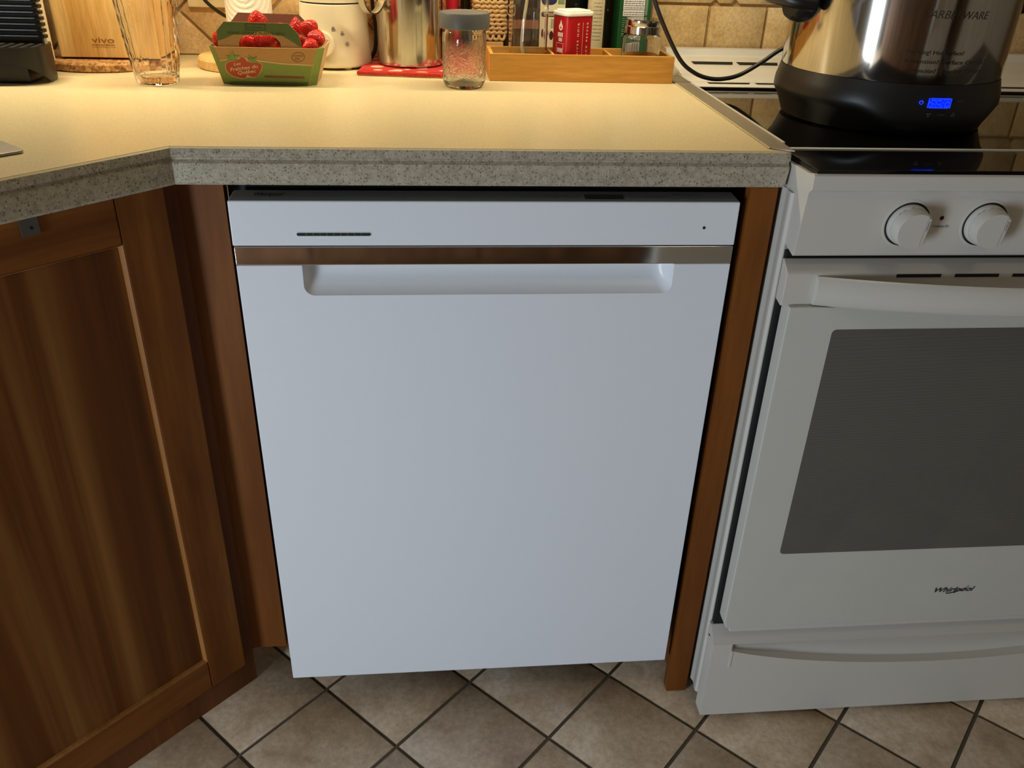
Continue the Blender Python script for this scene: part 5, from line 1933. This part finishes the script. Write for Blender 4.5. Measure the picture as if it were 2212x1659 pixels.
# ------------------------------------------------------------------ tray with spices, bottles behind
def build_right_objects():
    t = thing('bamboo_tray', 'bamboo tray with three compartments at the right end of the counter', 'tray', (0.478, 0.495, ZK))
    x0, x1, y0, y1, zb, zt = 0.3295, 0.6290, 0.4490, 0.5400, ZK + 0.0003, 0.9535
    w = 0.0062
    MB().box(x0, x1, y0, y0 + w, zb, zt).build('front_board', 'bamboo_x', t, bevel=0.0008)
    MB().box(x0, x1, y1 - w, y1, zb, zt).build('back_board', 'bamboo_x', t, bevel=0.0008)
    MB().box(x0, x0 + w, y0 + w, y1 - w, zb, zt - 0.0003).build('end_board', 'bamboo_x', t, bevel=0.0006)
    MB().box(x1 - w, x1, y0 + w, y1 - w, zb, zt - 0.0003).build('end_board', 'bamboo_x', t, bevel=0.0006)
    MB().box(x0 + w, x1 - w, y0 + w, y1 - w, zb, zb + 0.004).build('bottom', 'bamboo_x', t, smooth=0)
    for x in (0.4315, 0.5265):
        MB().box(x, x + 0.0045, y0 + w, y1 - w, zb + 0.004, zt - 0.002).build('divider', 'bamboo_x', t, bevel=0.0005)
    zf = zb + 0.0045

    # oil dispenser
    d = thing('oil_dispenser', 'tall clear oil dispenser with a plastic tube in the left tray compartment', 'bottle', (0.3945, 0.497, zf))
    o = [(0, 0), (0.0295, 0), (0.0315, 0.002), (0.0315, 0.10), (0.028, 0.19), (0.018, 0.21), (0.018, 0.235), (0.0160, 0.235), (0.0160, 0.21), (0.026, 0.189), (0.0295, 0.10), (0.0295, 0.005), (0, 0.006)]
    MB().lathe([(r, zf + z) for r, z in o], 64, (0.3945, 0.497)).build('glass_body', 'clear_glass', d)
    MB().tube(spline([(0.3945, 0.497, 1.14), (0.392, 0.492, 1.05), (0.386, 0.488, 1.00), (0.3835, 0.487, 0.965), (0.389, 0.486, 0.940), (0.397, 0.486, 0.925)], 8), 0.0026, 10).build('tube', 'tube_plastic', d)
    MB().lathe([(0, zf + 0.235), (0.019, zf + 0.235), (0.019, zf + 0.26), (0.006, zf + 0.27), (0, zf + 0.27)], 32, (0.3945, 0.497)).build('cap', 'black_plastic', d)

    # red pepper tin
    pr = thing('pepper_tin', 'red black-pepper tin with a white lid in the middle compartment', 'tin', (0.4670, 0.4970, zf), math.radians(27))
    hw, hd, rc = 0.0270, 0.0225, 0.010
    def rr(hw, hd, r):
        return arc(hw - r, hd - r, r, 0, 90, 7) + arc(-hw + r, hd - r, r, 90, 180, 7) + arc(-hw + r, -hd + r, r, 180, 270, 7) + arc(hw - r, -hd + r, r, 270, 360, 7)
    ZH = 0.0905
    MB().extrude([rr(hw, hd, rc)], lambda u, v: (u, v, ZH), (0, 0, -ZH)).build('body', 'red_tin', pr, local=True, smooth=30)
    MB().extrude([rr(hw + 0.0011, hd + 0.0011, rc)], lambda u, v: (u, v, ZH + 0.0065), (0, 0, -0.006)).build('lid', 'white_plastic', pr, local=True, bevel=0.0016)
    MB().extrude([rr(hw - 0.003, hd - 0.003, rc - 0.002)], lambda u, v: (u, v, ZH + 0.0090), (0, 0, -0.0024)).build('lid_top', 'white_plastic', pr, local=True, bevel=0.0012)
    def vt(s, xc, z0, h, wd):
        vs, fs, tot = text_mb(s, h, width=wd, bold=0.006)
        m = MB().add([(xc - v, -hd - 0.0003, z0 + u) for u, v in vs], fs)
        m.build('print_text', 'print_white', pr, local=True, smooth=0)
    vt('P O I V R E   N O I R', -0.0035, 0.0270, 0.0034, 0.0545)
    vt('B L A C K   P E P P E R', 0.0145, 0.0205, 0.0034, 0.0620)
    MB().box(0.0040, 0.0043, -hd - 0.0003, -hd, 0.006, 0.082).build('print_rule', 'print_white', pr, local=True, smooth=0)
    # small badge and blocks on the narrow left side
    def sm(u, v):
        return (-hw - 0.0003, u, v)
    dr_ = [(0.0, 0.0855)] + arc(0.0, 0.0745, 0.0052, 60, -240, 18)
    MB().extrude([dr_], lambda u, v: sm(-0.005 + u, v), (0.0002, 0, 0)).build('badge', 'print_white', pr, local=True, smooth=0)
    MB().extrude([[(-0.002, 0.0725), (0.002, 0.0725), (0.0, 0.0765)]], lambda u, v: (-hw - 0.0005, -0.005 + u, v), (0.0002, 0, 0)).build('badge_mark', 'red_tin', pr, local=True, smooth=0)
    for za, zb_, ya, yb in ((0.0600, 0.0665, -0.0115, 0.003), (0.0530, 0.0585, -0.010, 0.000), (0.0365, 0.0430, -0.0115, 0.003)):
        m = MB()
        for i in range(4):
            yy = ya + (yb - ya) * i / 4
            m.add([sm(yy, za), sm(yy + (yb - ya) * 0.19, za), sm(yy + (yb - ya) * 0.19, zb_), sm(yy, zb_)], [(0, 1, 2, 3)])
        m.build('print_block', 'print_white', pr, local=True, smooth=0)
    fr = MB().extrude([[(-0.0135, 0.030), (0.005, 0.030), (0.005, 0.0505), (-0.0135, 0.0505)], [(-0.0131, 0.0304), (-0.0131, 0.0501), (0.0046, 0.0501), (0.0046, 0.0304)]], sm, (0.0002, 0, 0))
    fr.build('print_frame', 'print_white', pr, local=True, smooth=0)

    # spice jar
    sx, sy = 0.5825, 0.497
    s = thing('spice_jar', 'small clear spice jar with a steel lid in the right tray compartment', 'jar', (sx, sy, zf))
    o = [(0, 0), (0.029, 0), (0.0315, 0.002), (0.0320, 0.005), (0.0315, 0.058), (0.0295, 0.0640), (0.0275, 0.0655), (0.0275, 0.075), (0.0255, 0.075), (0.0255, 0.064), (0.0293, 0.058), (0.0296, 0.008), (0.027, 0.005), (0, 0.005)]
    MB().lathe([(r, zf + z) for r, z in o], 64, (sx, sy)).build('glass_body', 'clear_glass', s)
    MB().lathe([(0.0278, zf + 0.0668), (0.0298, zf + 0.0668), (0.0298, zf + 0.0775), (0.0290, zf + 0.0784), (0.0292, zf + 0.0790), (0.0290, zf + 0.0868), (0.0275, zf + 0.0880), (0, zf + 0.0880), (0, zf + 0.076), (0.0278, zf + 0.076), (0.0278, zf + 0.0668)], 64, (sx, sy)).build('lid', 'stainless_polished', s)

    # green oil tin
    g = thing('oil_tin', 'tall green tin with a white text label and barcode behind the spice jar', 'tin', (0.584, 0.602, ZK), math.radians(6))
    MB().box(-0.029, 0.029, -0.024, 0.024, 0.0005, 0.235).build('body', 'green_tin', g, local=True, bevel=0.003)
    yl = -0.0243
    def lab(name, xa, xb, za, zb_, mat, k=0.0):
        MB().box(xa, xb, yl - 0.0002 - k, yl + 0.0002, za, zb_).build(name, mat, g, local=True, smooth=0)
    lab('label', -0.0220, 0.0160, 0.0885, 0.230, 'paper_white')
    for z, xa, xb in ((0.0985, -0.0220, 0.0160), (0.1180, -0.0220, 0.0160), (0.1400, -0.0220, 0.0160)):
        lab('label_rule', xa, xb, z, z + 0.0007, 'dark_print', 0.0002)
    rnd = random.Random(3)
    for z in (0.0905, 0.0940, 0.1010, 0.1045, 0.1080, 0.1112, 0.1145, 0.1205, 0.1240, 0.1275, 0.1310):
        m = MB()
        x = -0.0205
        while x < 0.013:
            l = rnd.uniform(0.002, 0.006)
            m.box(x, min(x + l, 0.0150), yl - 0.0004, yl, z, z + 0.0014)
            x += l + 0.0011
        m.build('label_line', 'grey_print', g, local=True, smooth=0)
    for z in (0.0570, 0.0600, 0.0640, 0.0670, 0.0715, 0.0745, 0.0775, 0.0805, 0.0840):
        m = MB()
        x = -0.0220
        while x < 0.013:
            l = rnd.uniform(0.002, 0.006)
            m.box(x, min(x + l, 0.0155), yl - 0.0003, yl, z, z + 0.0014)
            x += l + 0.0010
        m.build('small_print', 'print_green_light', g, local=True, smooth=0)
    lab('barcode_patch', -0.0190, 0.0120, 0.0330, 0.0555, 'paper_white')
    m = MB()
    x = -0.0172
    while x < 0.0105:
        b_ = rnd.choice((0.0004, 0.0007, 0.0011))
        m.box(x, x + b_, yl - 0.0004, yl, 0.0345, 0.0545)
        x += b_ + rnd.choice((0.0005, 0.0008))
    m.build('barcode', 'dark_print', g, local=True, smooth=0)
    lab('side_strip', 0.0175, 0.0215, 0.090, 0.230, 'print_green_light')

    # dark bottles and cartons
    def bottle(name, x, y, r, h, mat, label):
        b = thing(name, label, 'bottle', (x, y, ZK))
        MB().lathe([(0, ZK + 0.0004), (r - 0.002, ZK + 0.0004), (r, ZK + 0.003), (r, ZK + h * 0.66), (r * 0.9, ZK + h * 0.72), (r * 0.42, ZK + h * 0.80), (r * 0.40, ZK + h * 0.96), (0, ZK + h * 0.96)], 48, (x, y)).build('body', mat, b)
        MB().lathe([(0, ZK + h * 0.96), (r * 0.46, ZK + h * 0.96), (r * 0.46, ZK + h), (0, ZK + h)], 32, (x, y)).build('cap', 'black_plastic', b)
        return b
    bottle('oil_bottle', 0.4905, 0.622, 0.0200, 0.26, 'dark_green_glass', 'dark green glass bottle behind the pepper tin')
    bl = bottle('sauce_bottle', 0.5215, 0.583, 0.0175, 0.24, 'amber_glass', 'brown bottle with a cream text label right of the pepper tin')
    MB().lathe([(0.0177, ZK + 0.02), (0.0179, ZK + 0.02), (0.0179, ZK + 0.15), (0.0177, ZK + 0.15), (0.0177, ZK + 0.02)], 24, (0.5215, 0.583), -1.35, 0.55).build('label', 'cream_label', bl)
    m = MB()
    for i in range(16):
        z = ZK + 0.05 + 0.0058 * i
        for a in (-0.5, -0.33, -0.16, 0.01, 0.18):
            a2 = a + rnd.uniform(0.08, 0.14)
            m.add([(0.5215 + 0.0181 * math.sin(q), 0.583 - 0.0181 * math.cos(q), zz) for q, zz in ((a, z), (a2, z), (a2, z + 0.0016), (a, z + 0.0016))], [(0, 1, 2, 3)])
    m.build('label_text', 'grey_print', bl, smooth=0)
    bottle('vinegar_bottle', 0.5435, 0.622, 0.0165, 0.25, 'amber_glass', 'nearly black bottle close left of the green tin')

    c = thing('seed_carton', 'cream flax seed carton behind the oil dispenser', 'carton', (0.446, 0.602, ZK))
    MB().box(0.4270, 0.4660, 0.583, 0.625, ZK + 0.0004, 1.16).build('box', 'cream_carton', c, bevel=0.001)
    f = lambda xx, zz, l=0.0003: (lambda u, v: (xx + u, 0.583 - l, zz + v))
    sd = arc(0.4335, 1.0000, 0.0040, 90, 270, 8) + arc(0.4515, 1.0000, 0.0040, -90, 90, 8)
    MB().extrude([sd], lambda u, v: (u, 0.5828, v), (0, 0.0001, 0)).build('word_band', 'dark_print', c, smooth=0)
    lettering('word', 'SEED', 0.0048, f(0.4375, 0.9977, 0.0004), 'print_cream', c, width=0.0155, bold=0.01)
    MB().extrude([arc(0.440, 1.0215, 0.0110, 0, 350, 30, 0.0070)], lambda u, v: (u, 0.5828, v), (0, 0.0001, 0)).build('logo_disc', 'print_navy', c, smooth=0)
    MB().box(0.4530, 0.4640, 0.5826, 0.583, 1.0165, 1.035).build('picture', 'print_leaf', c, smooth=0)
    MB().box(0.4560, 0.4630, 0.5825, 0.5829, 1.0185, 1.035).build('picture_panel', 'print_green_light', c, smooth=0)
    for cx, cz in ((0.4440, 0.9665), (0.4350, 0.9700)):
        MB().extrude([arc(cx, cz, 0.0036, 0, 345, 23, 0.0072)], lambda u, v: (u, 0.5827, v), (0, 0.0001, 0)).build('seed_picture', 'print_maroon', c, smooth=0)
    m = MB()
    for i in range(6):
        for k in range(3):
            m.add([(0.4425 + 0.0030 * k, 0.5827, 0.979 + 0.0024 * i), (0.4448 + 0.0030 * k, 0.5827, 0.979 + 0.0024 * i), (0.4448 + 0.0030 * k, 0.5827, 0.9802 + 0.0024 * i), (0.4425 + 0.0030 * k, 0.5827, 0.9802 + 0.0024 * i)], [(0, 1, 2, 3)])
    m.build('small_print', 'grey_print', c, smooth=0)

    c = thing('dark_carton', 'dark brown carton left of the oil dispenser', 'carton', (0.392, 0.605, ZK))
    MB().box(0.3640, 0.4255, 0.588, 0.628, ZK + 0.0004, 1.13).build('box', 'dark_carton', c, bevel=0.001)
    MB().box(0.3642, 0.4253, 0.5876, 0.5881, 0.976, 0.990).build('printed_band', 'kraft_dark', c, smooth=0)
    MB().extrude([arc(0.371, 1.005, 0.0045, 0, 350, 24, 0.009), arc(0.371, 1.005, 0.0032, 0, 350, 24, 0.007)[::-1]], lambda u, v: (u, 0.5877, v), (0, 0.0003, 0)).build('printed_ring', 'kraft_pale', c, smooth=0)

    # rope basket on a pale block
    b = MB().box(0.3165, 0.3610, 0.575, 0.622, ZK + 0.0004, 0.9550)
    tag(b.build('wooden_block', 'pale_wood', None, bevel=0.001, org=(0.338, 0.6, ZK)), 'small pale wooden block under the rope basket', 'block')
    rp = thing('rope_basket', 'woven natural rope basket behind the mason jar', 'basket', (0.338, 0.600, 0.9553))
    hw = 0.0265
    z = 0.9690
    i = 0
    while z < 1.075:
        pts = []
        rr_ = arc(hw - 0.008, 0.012, 0.008, 0, 90, 4) + arc(-hw + 0.008, 0.012, 0.008, 90, 180, 4) + arc(-hw + 0.008, -0.012, 0.008, 180, 270, 4) + arc(hw - 0.008, -0.012, 0.008, 270, 360, 4)
        # resample and twist the strand
        L = []
        for k in range(len(rr_)):
            a, c_ = rr_[k], rr_[(k + 1) % len(rr_)]
            n_ = max(1, int(math.dist(a, c_) / 0.002))
            for q in range(n_):
                L.append((a[0] + (c_[0] - a[0]) * q / n_, a[1] + (c_[1] - a[1]) * q / n_))
        wv = [(0.338 + x, 0.600 + y, z + 0.0010 * math.sin(k * 1.3 + i * 1.7)) for k, (x, y) in enumerate(L)]
        rad = [0.0033 + 0.0008 * math.sin(k * 1.3 + i * 0.9) for k in range(len(L))]
        MB().tube(wv, rad, 8, closed=True).build('rope_row', 'rope', rp, smooth=80)
        z += 0.0068
        i += 1
    # open knotted foot
    for k in range(5):
        xx = 0.338 - 0.020 + 0.010 * k
        MB().tube(spline([(xx - 0.004, 0.580, 0.9665), (xx - 0.003, 0.579, 0.9600), (xx + 0.003, 0.579, 0.9590), (xx + 0.006, 0.580, 0.9665)], 5), 0.0024, 8).build('knot', 'rope', rp, smooth=80)
    # red bottle behind the pitcher
    rb = thing('red_bottle', 'slim red bottle between the steel pitcher and the jar lid', 'bottle', (0.2745, 0.622, ZK))
    MB().lathe([(0, ZK + 0.0004), (0.0105, ZK + 0.0004), (0.011, ZK + 0.002), (0.011, ZK + 0.17), (0.005, ZK + 0.19), (0, ZK + 0.19)], 32, (0.2745, 0.622)).build('body', 'red_bottle', rb)
    MB().lathe([(0, ZK + 0.19), (0.006, ZK + 0.19), (0.006, ZK + 0.21), (0, ZK + 0.21)], 24, (0.2745, 0.622)).build('cap', 'white_plastic', rb)
    bottle('slim_bottle', 0.2975, 0.622, 0.0085, 0.22, 'amber_glass', 'slim dark bottle beside the red bottle behind the jar lid')


build_right_objects()
